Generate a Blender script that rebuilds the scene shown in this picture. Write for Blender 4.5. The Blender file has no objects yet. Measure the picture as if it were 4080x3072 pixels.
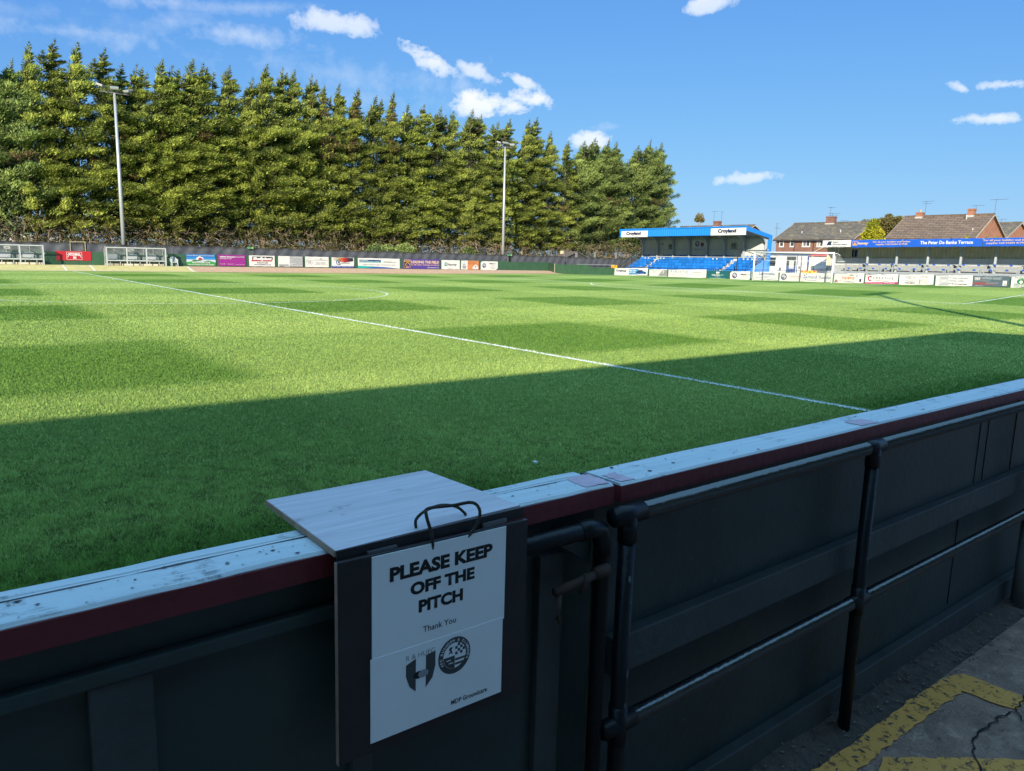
import bpy, bmesh, math, random
import numpy as np
from mathutils import Vector, Matrix
R = math.radians
random.seed(7); rng = np.random.default_rng(7)
scene = bpy.context.scene
COL = scene.collection

# ------------------------------------------------------------------ camera
cam_d = bpy.data.cameras.new('camera'); cam = bpy.data.objects.new('camera', cam_d); COL.objects.link(cam)
CAM = Vector((-9.437, -4.390, 1.823))
yaw, pitch, roll = 0.66779, 0.16842, 0.02452
fwd = Vector((math.sin(yaw)*math.cos(pitch), math.cos(yaw)*math.cos(pitch), -math.sin(pitch)))
rt = Vector((math.cos(yaw), -math.sin(yaw), 0)); up = rt.cross(fwd)
r2 = rt*math.cos(roll) + up*math.sin(roll); u2 = -rt*math.sin(roll) + up*math.cos(roll)
cam.matrix_world = Matrix(((r2.x, u2.x, -fwd.x, CAM.x), (r2.y, u2.y, -fwd.y, CAM.y), (r2.z, u2.z, -fwd.z, CAM.z), (0, 0, 0, 1)))
cam_d.sensor_width = 36; cam_d.lens = 36*2975.3/4080; cam_d.clip_start = 0.05; cam_d.clip_end = 5000
scene.camera = cam

# ------------------------------------------------------------------ light, sky, exposure
SUN_EL, SUN_AZ = R(22.0), math.atan2(-0.785, -0.617)       # sun stands behind and left of the camera
scene.view_settings.view_transform = 'Standard'; scene.view_settings.look = 'None'
scene.view_settings.exposure = 1.0; scene.view_settings.gamma = 1
world = bpy.data.worlds.new('World'); scene.world = world; world.use_nodes = True
sd = bpy.data.lights.new('sun', 'SUN'); sd.energy = 5.0; sd.angle = R(0.5); sd.color = (1.0, 0.90, 0.74)
so = bpy.data.objects.new('sun', sd); COL.objects.link(so)
sdir = Vector((math.sin(SUN_AZ)*math.cos(SUN_EL), math.cos(SUN_AZ)*math.cos(SUN_EL), math.sin(SUN_EL)))
so.rotation_euler = sdir.to_track_quat('Z', 'Y').to_euler()
CLOUDS = [
(0.591, 0.782, 0.194, 16.5, -12.8, 1.7, -6.9, -15.0, 82.0, 1.0),  # direction of the cloud, its two axes, how opaque
(0.57, 0.8, 0.189, 25.627, -18.734, 2.025, -7.58, -13.411, 79.751, 1.0),
(0.614, 0.765, 0.197, 23.238, -19.443, 3.063, -6.151, -16.647, 83.87, 0.95),
(0.512, 0.826, 0.235, 26.758, -19.295, 9.509, 9.634, -29.295, 82.01, 0.9),
(0.561, 0.797, 0.225, 29.285, -24.53, 13.843, 20.214, -46.028, 112.657, 0.75),
(0.546, 0.81, 0.211, 48.221, -33.082, 2.208, -9.98, -13.02, 75.673, 0.45),
(0.607, 0.765, 0.217, 36.827, -33.725, 15.834, 17.485, -55.235, 145.989, 0.8),
(0.408, 0.872, 0.27, 23.606, -11.706, 2.185, -7.527, -18.959, 72.613, 0.75),
(0.324, 0.914, 0.245, 17.637, -6.52, 1.024, -10.152, -22.396, 97.13, 0.5),
(0.245, 0.936, 0.253, 35.135, -7.941, -4.65, -28.72, -18.754, 97.342, 0.3),
(0.431, 0.876, 0.214, 5.214, -2.663, 0.394, -4.287, -10.086, 49.874, 0.28),
(0.136, 0.964, 0.227, 12.794, -2.107, 1.296, -1.275, -23.431, 100.349, 0.4),
(0.228, 0.936, 0.268, 14.71, -3.606, 0.102, -22.272, -35.097, 141.661, 0.4),
(0.324, 0.905, 0.275, 10.343, -3.651, -0.191, -36.259, -39.301, 171.968, 0.3),
(0.46, 0.868, 0.188, 7.142, -3.803, 0.061, -7.63, -8.312, 56.993, 0.22),
(0.68, 0.718, 0.149, 26.699, -26.004, 3.454, -6.871, -14.8, 102.69, 0.85),
(0.75, 0.592, 0.296, 25.081, -29.972, -3.587, -45.168, -12.179, 138.998, 0.75),
(0.813, 0.573, 0.104, 18.693, -26.485, -0.204, -21.282, 0.069, 165.729, 0.65),
(0.922, 0.336, 0.194, 7.682, -22.178, 1.95, -27.294, -14.573, 155.056, 0.8),
(0.907, 0.374, 0.194, 24.935, -79.393, 36.333, -9.627, -69.897, 179.772, 0.7),
(0.925, 0.343, 0.161, 8.044, -22.664, 2.077, -21.615, -9.918, 145.267, 0.8),
(0.697, 0.698, 0.166, 41.205, -41.19, 0.221, -36.002, -20.301, 236.401, 0.3),
(0.099, 0.966, 0.239, 10.877, -1.285, 0.688, -4.006, -20.446, 84.119, 0.2)]
SKY_TINT, SKY_K, SKY_TOP = (.37, .76, 2.35), .17, 1.2      # cool white balance; extra brightness overhead, added out of view to fill the shade
def build_world():
    nt = world.node_tree; N = nt.nodes; L = nt.links; N.clear()
    def node(t, **k):
        n = N.new(t)
        for a, b in k.items(): setattr(n, a, b)
        return n
    def setin(n, i, v):
        if hasattr(v, 'is_linked') or isinstance(v, bpy.types.NodeSocket): L.new(v, n.inputs[i])
        else: n.inputs[i].default_value = v
    def math_(op, a, b=0.0, clamp=False):
        n = node('ShaderNodeMath', operation=op, use_clamp=clamp); setin(n, 0, a); setin(n, 1, b); return n.outputs[0]
    def dot(a, b):
        n = node('ShaderNodeVectorMath', operation='DOT_PRODUCT'); setin(n, 0, a); setin(n, 1, b); return n.outputs['Value']
    out = node('ShaderNodeOutputWorld'); bg = node('ShaderNodeBackground')
    sky = node('ShaderNodeTexSky', sky_type='NISHITA', sun_disc=False)
    sky.sun_elevation = SUN_EL; sky.sun_rotation = SUN_AZ % (2*math.pi)
    sky.altitude = 60; sky.air_density = 1.0; sky.dust_density = 0.3; sky.ozone_density = 2.6
    tc = node('ShaderNodeTexCoord'); D = tc.outputs['Generated']
    nz = node('ShaderNodeTexNoise'); nz.inputs['Scale'].default_value = 17; nz.inputs['Detail'].default_value = 9; nz.inputs['Roughness'].default_value = 0.62
    nz.inputs['Distortion'].default_value = 0.35
    mp = node('ShaderNodeMapping'); mp.inputs['Scale'].default_value = (1, 1, 1.6); L.new(D, mp.inputs['Vector']); L.new(mp.outputs[0], nz.inputs['Vector'])
    nz2 = node('ShaderNodeTexNoise'); nz2.inputs['Scale'].default_value = 62; nz2.inputs['Detail'].default_value = 7; nz2.inputs['Roughness'].default_value = 0.6; L.new(D, nz2.inputs['Vector'])
    nf = math_('ADD', math_('SUBTRACT', nz.outputs['Fac'], 0.5), math_('MULTIPLY', math_('SUBTRACT', nz2.outputs['Fac'], 0.5), 0.55))
    total = None; shade = None
    for c in CLOUDS:
        w = math_('MAXIMUM', dot(D, c[0:3]), 0.001)
        u = math_('DIVIDE', dot(D, c[3:6]), w); v = math_('DIVIDE', dot(D, c[6:9]), w)
        r = math_('SQRT', math_('ADD', math_('MULTIPLY', u, u), math_('MULTIPLY', v, v)))
        soft = 1.0 if c[9] > 0.6 else 1.9
        m = math_('SUBTRACT', 1.17, r)
        m = math_('ADD', m, math_('MULTIPLY', nf, 3.3 if c[9] > 0.6 else 4.6))
        m = math_('DIVIDE', m, soft, True)
        m = math_('MULTIPLY', m, math_('SUBTRACT', 2.0, m)) if c[9] > .6 else m
        m = math_('MULTIPLY', m, c[9])
        gate = math_('GREATER_THAN', dot(D, c[0:3]), 0.2); m = math_('MULTIPLY', m, gate)
        total = m if total is None else math_('MAXIMUM', total, m)
        if c[9] > 0.6:
            s = math_('MULTIPLY', math_('ADD', math_('MULTIPLY', v, 0.5), 0.5, True), m); shade = s if shade is None else math_('MAXIMUM', shade, s)
    fac = math_('MULTIPLY', total, 0.93, True)
    tint = node('ShaderNodeVectorMath', operation='MULTIPLY'); L.new(sky.outputs[0], tint.inputs[0]); tint.inputs[1].default_value = SKY_TINT
    den = node('ShaderNodeVectorMath', operation='MULTIPLY_ADD'); L.new(tint.outputs[0], den.inputs[0]); den.inputs[1].default_value = (SKY_K,)*3; den.inputs[2].default_value = (1, 1, 1)
    hs0 = node('ShaderNodeVectorMath', operation='DIVIDE'); L.new(tint.outputs[0], hs0.inputs[0]); L.new(den.outputs[0], hs0.inputs[1])
    sz = node('ShaderNodeSeparateXYZ'); L.new(D, sz.inputs[0])
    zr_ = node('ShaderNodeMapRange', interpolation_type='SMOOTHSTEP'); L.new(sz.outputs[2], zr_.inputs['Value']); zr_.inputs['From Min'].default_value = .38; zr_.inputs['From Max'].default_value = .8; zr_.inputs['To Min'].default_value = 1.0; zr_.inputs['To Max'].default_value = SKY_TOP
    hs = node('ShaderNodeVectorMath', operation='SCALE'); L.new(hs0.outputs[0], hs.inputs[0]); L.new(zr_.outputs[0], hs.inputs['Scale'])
    ccol = node('ShaderNodeMix', data_type='RGBA'); L.new(shade, ccol.inputs['Factor'])
    ccol.inputs['A'].default_value = (4.3, 4.7, 5.2, 1); ccol.inputs['B'].default_value = (5.2, 5.2, 5.2, 1)
    mx = node('ShaderNodeMix', data_type='RGBA'); L.new(fac, mx.inputs['Factor']); L.new(hs.outputs[0], mx.inputs['A']); L.new(ccol.outputs['Result'], mx.inputs['B'])
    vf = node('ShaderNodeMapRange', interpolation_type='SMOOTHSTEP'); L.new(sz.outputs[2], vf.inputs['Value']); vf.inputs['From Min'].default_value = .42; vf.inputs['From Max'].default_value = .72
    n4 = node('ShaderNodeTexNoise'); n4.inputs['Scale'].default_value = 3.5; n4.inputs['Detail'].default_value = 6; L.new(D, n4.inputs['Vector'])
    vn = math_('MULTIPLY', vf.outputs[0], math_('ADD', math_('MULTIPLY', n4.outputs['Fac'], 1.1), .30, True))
    fill_veil = node('ShaderNodeMix', data_type='RGBA'); L.new(vn, fill_veil.inputs['Factor']); L.new(mx.outputs['Result'], fill_veil.inputs['A']); fill_veil.inputs['B'].default_value = (2.3, 5.1, 8.0, 1)  # blue fill mixed in high overhead, unseen, to brighten the shaded foreground
    L.new(fill_veil.outputs['Result'], bg.inputs['Color']); bg.inputs['Strength'].default_value = 0.105
    L.new(bg.outputs[0], out.inputs['Surface'])
build_world()

# ------------------------------------------------------------------ helpers: materials
def lin(c): 
    c = c/255.0
    return c/12.92 if c <= 0.04045 else ((c+0.055)/1.055)**2.4
def srgb(r, g, b, k=0.52): return (lin(r)*k, lin(g)*k, lin(b)*k)
MATS = {}
def M(name, col, rough=0.6, var=0.12, scale=6.0, bump=0.0, bscale=None, metal=0.0, spec=0.4, col2=None, thr=None, transl=0.0):
    """plain paint, metal, timber...: base colour broken up by two sizes of noise; col2 comes in as patches"""
    if name in MATS: return MATS[name]
    m = bpy.data.materials.new(name); m.use_nodes = True; MATS[name] = m
    nt = m.node_tree; N = nt.nodes; L = nt.links; b = N['Principled BSDF']
    b.inputs['Roughness'].default_value = rough; b.inputs['Metallic'].default_value = metal; b.inputs['Specular IOR Level'].default_value = spec
    tc = N.new('ShaderNodeTexCoord')
    n1 = N.new('ShaderNodeTexNoise'); n1.inputs['Scale'].default_value = scale; n1.inputs['Detail'].default_value = 6; n1.inputs['Roughness'].default_value = .65
    L.new(tc.outputs['Object'], n1.inputs['Vector'])
    mr = N.new('ShaderNodeMapRange'); mr.inputs['From Min'].default_value = .25; mr.inputs['From Max'].default_value = .75
    mr.inputs['To Min'].default_value = 1-var; mr.inputs['To Max'].default_value = 1+var; L.new(n1.outputs['Fac'], mr.inputs['Value'])
    base = N.new('ShaderNodeRGB'); base.outputs[0].default_value = (*col, 1); src = base.outputs[0]
    if col2:
        n2 = N.new('ShaderNodeTexNoise'); n2.inputs['Scale'].default_value = scale*2.3; n2.inputs['Detail'].default_value = 8; L.new(tc.outputs['Object'], n2.inputs['Vector'])
        rmp = N.new('ShaderNodeMapRange'); t = thr or .6; rmp.inputs['From Min'].default_value = t; rmp.inputs['From Max'].default_value = t+.06; L.new(n2.outputs['Fac'], rmp.inputs['Value'])
        mx = N.new('ShaderNodeMix'); mx.data_type = 'RGBA'; L.new(rmp.outputs[0], mx.inputs['Factor']); L.new(src, mx.inputs['A']); mx.inputs['B'].default_value = (*col2, 1); src = mx.outputs['Result']
    ml = N.new('ShaderNodeVectorMath'); ml.operation = 'SCALE'; L.new(src, ml.inputs[0]); L.new(mr.outputs[0], ml.inputs['Scale']); L.new(ml.outputs[0], b.inputs['Base Color'])
    if bump:
        n3 = N.new('ShaderNodeTexNoise'); n3.inputs['Scale'].default_value = bscale or scale*4; n3.inputs['Detail'].default_value = 6; L.new(tc.outputs['Object'], n3.inputs['Vector'])
        bp = N.new('ShaderNodeBump'); bp.inputs['Strength'].default_value = bump; bp.inputs['Distance'].default_value = .02; L.new(n3.outputs['Fac'], bp.inputs['Height']); L.new(bp.outputs[0], b.inputs['Normal'])
    if transl:
        tr = N.new('ShaderNodeBsdfTranslucent'); L.new(ml.outputs[0], tr.inputs['Color']); ms = N.new('ShaderNodeMixShader'); ms.inputs[0].default_value = transl
        L.new(b.outputs[0], ms.inputs[1]); L.new(tr.outputs[0], ms.inputs[2]); L.new(ms.outputs[0], N['Material Output'].inputs['Surface'])
    return m
def grain(name, c1, c2, c3, stretch, rough=.6, amt=.55, patch=.63):
    """painted or washed timber: grain drawn out along the board, patches where the paint has gone"""
    m = bpy.data.materials.new(name); m.use_nodes = True; nt = m.node_tree; N = nt.nodes; L = nt.links; b = N['Principled BSDF']; b.inputs['Roughness'].default_value = rough; b.inputs['Specular IOR Level'].default_value = .3
    tc = N.new('ShaderNodeTexCoord'); mp = N.new('ShaderNodeMapping'); mp.inputs['Scale'].default_value = stretch; L.new(tc.outputs['Object'], mp.inputs['Vector'])
    def nz(sc, det, vec, lo, hi):
        n = N.new('ShaderNodeTexNoise'); n.inputs['Scale'].default_value = sc; n.inputs['Detail'].default_value = det; n.inputs['Roughness'].default_value = .7; L.new(vec, n.inputs['Vector'])
        r = N.new('ShaderNodeMapRange'); r.inputs['From Min'].default_value = lo; r.inputs['From Max'].default_value = hi; L.new(n.outputs['Fac'], r.inputs['Value']); return r.outputs[0]
    def mix(f, a, c):
        n = N.new('ShaderNodeMix'); n.data_type = 'RGBA'; L.new(f, n.inputs['Factor'])
        for nm, q in (('A', a), ('B', c)):
            if isinstance(q, bpy.types.NodeSocket): L.new(q, n.inputs[nm])
            else: n.inputs[nm].default_value = (*q, 1)
        return n.outputs['Result']
    g = nz(1, 8, mp.outputs[0], .35, .7); am = N.new('ShaderNodeMath'); am.operation = 'MULTIPLY'; L.new(g, am.inputs[0]); am.inputs[1].default_value = amt
    c = mix(am.outputs[0], c1, c2); p = nz(7, 9, tc.outputs['Object'], patch, patch+.05); p2 = nz(2, 5, mp.outputs[0], .42, .6)
    mm = N.new('ShaderNodeMath'); mm.operation = 'MULTIPLY'; L.new(p, mm.inputs[0]); L.new(p2, mm.inputs[1]); c = mix(mm.outputs[0], c, c3)
    L.new(c, b.inputs['Base Color']); bp = N.new('ShaderNodeBump'); bp.inputs['Strength'].default_value = .35; bp.inputs['Distance'].default_value = .004; L.new(g, bp.inputs['Height']); L.new(bp.outputs[0], b.inputs['Normal'])
    return m
def paint(r, g, b, k=0.52): return M('print_%d_%d_%d' % (r, g, b), srgb(r, g, b, k), rough=.55, var=.05, scale=3)
def glass_mat():
    if 'glass' in MATS: return MATS['glass']
    m = bpy.data.materials.new('glass'); m.use_nodes = True; MATS['glass'] = m
    b = m.node_tree.nodes['Principled BSDF']; b.inputs['Base Color'].default_value = (.05, .055, .06, 1); b.inputs['Roughness'].default_value = .08; b.inputs['Specular IOR Level'].default_value = .7
    return m
def perspex_mat():
    m = bpy.data.materials.new('perspex'); m.use_nodes = True
    nt = m.node_tree; b = nt.nodes['Principled BSDF']; b.inputs['Base Color'].default_value = (.34, .38, .37, 1); b.inputs['Roughness'].default_value = .25
    t = nt.nodes.new('ShaderNodeBsdfTransparent'); t.inputs[0].default_value = (.92, .95, .93, 1); ms = nt.nodes.new('ShaderNodeMixShader'); ms.inputs[0].default_value = .72
    n = nt.nodes.new('ShaderNodeTexNoise'); n.inputs['Scale'].default_value = 3; mr = nt.nodes.new('ShaderNodeMapRange'); mr.inputs['To Min'].default_value = .58; mr.inputs['To Max'].default_value = .95
    nt.links.new(n.outputs['Fac'], mr.inputs['Value']); nt.links.new(mr.outputs[0], ms.inputs[0])
    nt.links.new(b.outputs[0], ms.inputs[1]); nt.links.new(t.outputs[0], ms.inputs[2]); nt.links.new(ms.outputs[0], nt.nodes['Material Output'].inputs['Surface'])
    return m
def brick_mat(name, c1, c2, mortar, sx=4.44, face='XZ'):
    m = bpy.data.materials.new(name); m.use_nodes = True; nt = m.node_tree; N = nt.nodes; L = nt.links; b = N['Principled BSDF']; b.inputs['Roughness'].default_value = .85
    tc = N.new('ShaderNodeTexCoord'); sp = N.new('ShaderNodeSeparateXYZ'); L.new(tc.outputs['Object'], sp.inputs[0])
    ad = N.new('ShaderNodeMath'); ad.operation = 'ADD'; L.new(sp.outputs[0], ad.inputs[0]); L.new(sp.outputs[1], ad.inputs[1])
    cb = N.new('ShaderNodeCombineXYZ'); L.new(ad.outputs[0], cb.inputs[0]); L.new(sp.outputs[2], cb.inputs[1])
    bt = N.new('ShaderNodeTexBrick'); bt.inputs['Scale'].default_value = 1; bt.inputs['Brick Width'].default_value = .23; bt.inputs['Row Height'].default_value = .075; bt.inputs['Mortar Size'].default_value = .01
    bt.inputs['Color1'].default_value = (*c1, 1); bt.inputs['Color2'].default_value = (*c2, 1); bt.inputs['Mortar'].default_value = (*mortar, 1); L.new(cb.outputs[0], bt.inputs['Vector'])
    nz = N.new('ShaderNodeTexNoise'); nz.inputs['Scale'].default_value = 1.7; nz.inputs['Detail'].default_value = 7; L.new(tc.outputs['Object'], nz.inputs['Vector'])
    mr = N.new('ShaderNodeMapRange'); mr.inputs['To Min'].default_value = .65; mr.inputs['To Max'].default_value = 1.35; L.new(nz.outputs['Fac'], mr.inputs['Value'])
    ml = N.new('ShaderNodeVectorMath'); ml.operation = 'SCALE'; L.new(bt.outputs[0], ml.inputs[0]); L.new(mr.outputs[0], ml.inputs['Scale']); L.new(ml.outputs[0], b.inputs['Base Color'])
    return m
def wave_z(m, scale): pass

# ------------------------------------------------------------------ helpers: meshes
class MB:
    def __init__(s): s.v = []; s.f = []
    def add(s, vs, fs):
        o = len(s.v); s.v += [tuple(v) for v in vs]; s.f += [tuple(i+o for i in f) for f in fs]; return s
    def box(s, x0, x1, y0, y1, z0, z1, bev=0.0):
        if x0 > x1: x0, x1 = x1, x0
        if y0 > y1: y0, y1 = y1, y0
        if z0 > z1: z0, z1 = z1, z0
        if not bev:
            return s.add([(x0,y0,z0),(x1,y0,z0),(x1,y1,z0),(x0,y1,z0),(x0,y0,z1),(x1,y0,z1),(x1,y1,z1),(x0,y1,z1)],
                         [(3,2,1,0),(4,5,6,7),(0,1,5,4),(1,2,6,5),(2,3,7,6),(3,0,4,7)])
        bm = bmesh.new(); bmesh.ops.create_cube(bm, size=1)
        for v in bm.verts: v.co = ((x0+x1)/2+v.co.x*(x1-x0), (y0+y1)/2+v.co.y*(y1-y0), (z0+z1)/2+v.co.z*(z1-z0))
        bmesh.ops.bevel(bm, geom=bm.edges[:], offset=bev, segments=2, affect='EDGES', profile=.5)
        bm.verts.index_update(); s.add([v.co[:] for v in bm.verts], [[v.index for v in f.verts] for f in bm.faces]); bm.free(); return s
    def tube(s, pts, rad, n=8, cap=True):
        pts = [Vector(p) for p in pts]; rads = rad if isinstance(rad, (list, tuple)) else [rad]*len(pts)
        vs = []; fs = []; ref = None
        for i, p in enumerate(pts):
            t = (pts[min(i+1, len(pts)-1)] - pts[max(i-1, 0)]).normalized()
            if ref is None: ref = Vector((0, 0, 1)) if abs(t.z) < .9 else Vector((1, 0, 0))
            a = t.cross(ref); 
            if a.length < 1e-5: a = t.orthogonal()
            a.normalize(); b = t.cross(a).normalized(); ref = -b if False else ref
            for k in range(n):
                an = 2*math.pi*k/n; vs.append(p + (a*math.cos(an) + b*math.sin(an))*rads[i])
        for i in range(len(pts)-1):
            for k in range(n):
                fs.append((i*n+k, i*n+(k+1) % n, (i+1)*n+(k+1) % n, (i+1)*n+k))
        if cap: fs.append(tuple(range(n-1, -1, -1))); fs.append(tuple((len(pts)-1)*n+k for k in range(n)))
        return s.add(vs, fs)
    def prism(s, poly, a0, a1, ax='x'):
        """polygon in the two other axes, swept from a0 to a1 along ax"""
        n = len(poly); mk = {'x': lambda p, a: (a, p[0], p[1]), 'y': lambda p, a: (p[0], a, p[1]), 'z': lambda p, a: (p[0], p[1], a)}[ax]
        vs = [mk(p, a0) for p in poly] + [mk(p, a1) for p in poly]
        fs = [tuple(range(n-1, -1, -1)), tuple(range(n, 2*n))] + [(i, (i+1) % n, n+(i+1) % n, n+i) for i in range(n)]
        return s.add(vs, fs)
    def grid(s, fn, nu, nv):
        vs = [fn(i/nu, j/nv) for j in range(nv+1) for i in range(nu+1)]
        return s.add(vs, [(j*(nu+1)+i, j*(nu+1)+i+1, (j+1)*(nu+1)+i+1, (j+1)*(nu+1)+i) for j in range(nv) for i in range(nu)])
    def build(s, name, mat, parent=None, loc=None, smooth=False):
        me = bpy.data.meshes.new(name); me.from_pydata(s.v, [], s.f); me.validate(); 
        bm = bmesh.new(); bm.from_mesh(me); bmesh.ops.recalc_face_normals(bm, faces=bm.faces); bm.to_mesh(me); bm.free()
        if smooth:
            for p in me.polygons: p.use_smooth = True
        return link(name, me, mat, parent, loc)
def link(name, me, mat, parent=None, loc=None):
    o = bpy.data.objects.new(name, me); COL.objects.link(o)
    if mat is not None: me.materials.append(mat)
    if parent is not None: o.parent = parent
    if loc is not None: o.location = loc
    return o
def tag(o, label=None, cat=None, group=None, kind=None):
    if label: o['label'] = label
    if cat: o['category'] = cat
    if group: o['group'] = group
    if kind: o['kind'] = kind
    return o
def thing(name, label, cat, loc=(0, 0, 0), rz=0.0, group=None, rx=0.0):
    o = bpy.data.objects.new(name, None); COL.objects.link(o); o.location = loc; o.rotation_euler = (rx, 0, rz); o.empty_display_size = .2
    return tag(o, label, cat, group)
def np_mesh(name, verts, faces, attr=None, mat=None, parent=None, smooth=False):
    """faces: (n,k) int array, k = 3 or 4; attr: dict of per-face floats"""
    me = bpy.data.meshes.new(name); verts = np.asarray(verts, np.float32); faces = np.asarray(faces, np.int32); n, k = faces.shape
    me.vertices.add(len(verts)); me.vertices.foreach_set('co', verts.ravel()); me.loops.add(n*k); me.loops.foreach_set('vertex_index', faces.ravel())
    me.polygons.add(n); me.polygons.foreach_set('loop_start', np.arange(0, n*k, k, dtype=np.int32))
    if attr:
        for a, vals in attr.items():
            at = me.attributes.new(a, 'FLOAT', 'FACE'); at.data.foreach_set('value', np.asarray(vals, np.float32))
    me.update(calc_edges=True)
    if mat: me.materials.append(mat)
    o = bpy.data.objects.new(name, me); COL.objects.link(o)
    if parent: o.parent = parent
    return o
def text_mesh(s, bold=0.0, shear=0.0):
    cu = bpy.data.curves.new('lettering', 'FONT'); cu.body = s; cu.size = 1; cu.offset = bold; cu.shear = shear; cu.align_x = 'LEFT'; cu.resolution_u = 3
    ob = bpy.data.objects.new('lettering', cu); COL.objects.link(ob)
    dg = bpy.context.evaluated_depsgraph_get(); dg.update()
    me = bpy.data.meshes.new_from_object(ob.evaluated_get(dg)); COL.objects.unlink(ob); bpy.data.objects.remove(ob); bpy.data.curves.remove(cu)
    n = len(me.vertices); a = np.zeros(n*3); me.vertices.foreach_get('co', a); a = a.reshape(-1, 3)
    me.materials.clear()
    return me, a
def text(parent, s, u0, v0, u1, v1, mat, d=.015, bold=0.0, shear=0.0, name='lettering'):
    """writing in the plane of a board: u right, v up, d proud of it (towards -y of the parent)"""
    me, a = text_mesh(s, bold, shear)
    lo, hi = a.min(0), a.max(0); w = hi-lo
    x = u0+(a[:, 0]-lo[0])/max(w[0], 1e-6)*(u1-u0); z = v0+(a[:, 1]-lo[1])/max(w[1], 1e-6)*(v1-v0)
    me.vertices.foreach_set('co', np.stack([x, np.full_like(x, -d), z], -1).astype(np.float32).ravel()); me.update()
    return link(name, me, mat, parent)
def flat_poly(parent, name, pts, mat, d=.012):
    me = bpy.data.meshes.new(name); me.from_pydata([(p[0], -d, p[1]) for p in pts], [], [tuple(range(len(pts)))]); me.update()
    return link(name, me, mat, parent)
def rect(parent, name, u0, v0, u1, v1, mat, d=.012): return flat_poly(parent, name, [(u0, v0), (u1, v0), (u1, v1), (u0, v1)], mat, d)
def disc(parent, name, u, v, r, mat, d=.012, n=28, ry=None): return flat_poly(parent, name, [(u+r*math.cos(2*math.pi*k/n), v+(ry or r)*math.sin(2*math.pi*k/n)) for k in range(n)], mat, d)
def ring(parent, name, u, v, ra, rb, mat, d=.012, n=32, a0=0, a1=360):
    vs = []; fs = []
    for k in range(n+1):
        a = R(a0+(a1-a0)*k/n); vs += [(u+ra*math.cos(a), -d, v+ra*math.sin(a)), (u+rb*math.cos(a), -d, v+rb*math.sin(a))]
    for k in range(n): fs.append((2*k, 2*k+2, 2*k+3, 2*k+1))
    me = bpy.data.meshes.new(name); me.from_pydata(vs, [], fs); me.update(); return link(name, me, mat, parent)

# ------------------------------------------------------------------ the lie of the land
AY = ([-200, -10, 0, 17, 27, 36, 45, 55, 63, 75, 300], [.75, .75, .75, .61, .48, .40, .36, .27, .14, .12, .12])
def smooth(t): t = np.clip(t, 0, 1); return t*t*(3-2*t)
def zg(x, y):
    e = np.interp(y, *AY)*smooth((np.asarray(x, float)-29)/20)
    f = smooth((np.asarray(y, float)-63.9)/4.4)
    return e*(1-f)+.38*f
def sheet(name, xs, ys, dz, mat, kind='structure'):
    X, Y = np.meshgrid(xs, ys); Z = zg(X, Y)+dz
    nx, ny = len(xs), len(ys); v = np.stack([X, Y, Z], -1).reshape(-1, 3)
    i = np.arange(nx*ny).reshape(ny, nx); f = np.stack([i[:-1, :-1], i[:-1, 1:], i[1:, 1:], i[1:, :-1]], -1).reshape(-1, 4)
    o = np_mesh(name, v, f, mat=mat)
    for p in o.data.polygons: p.use_smooth = True
    return tag(o, kind=kind)

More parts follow.
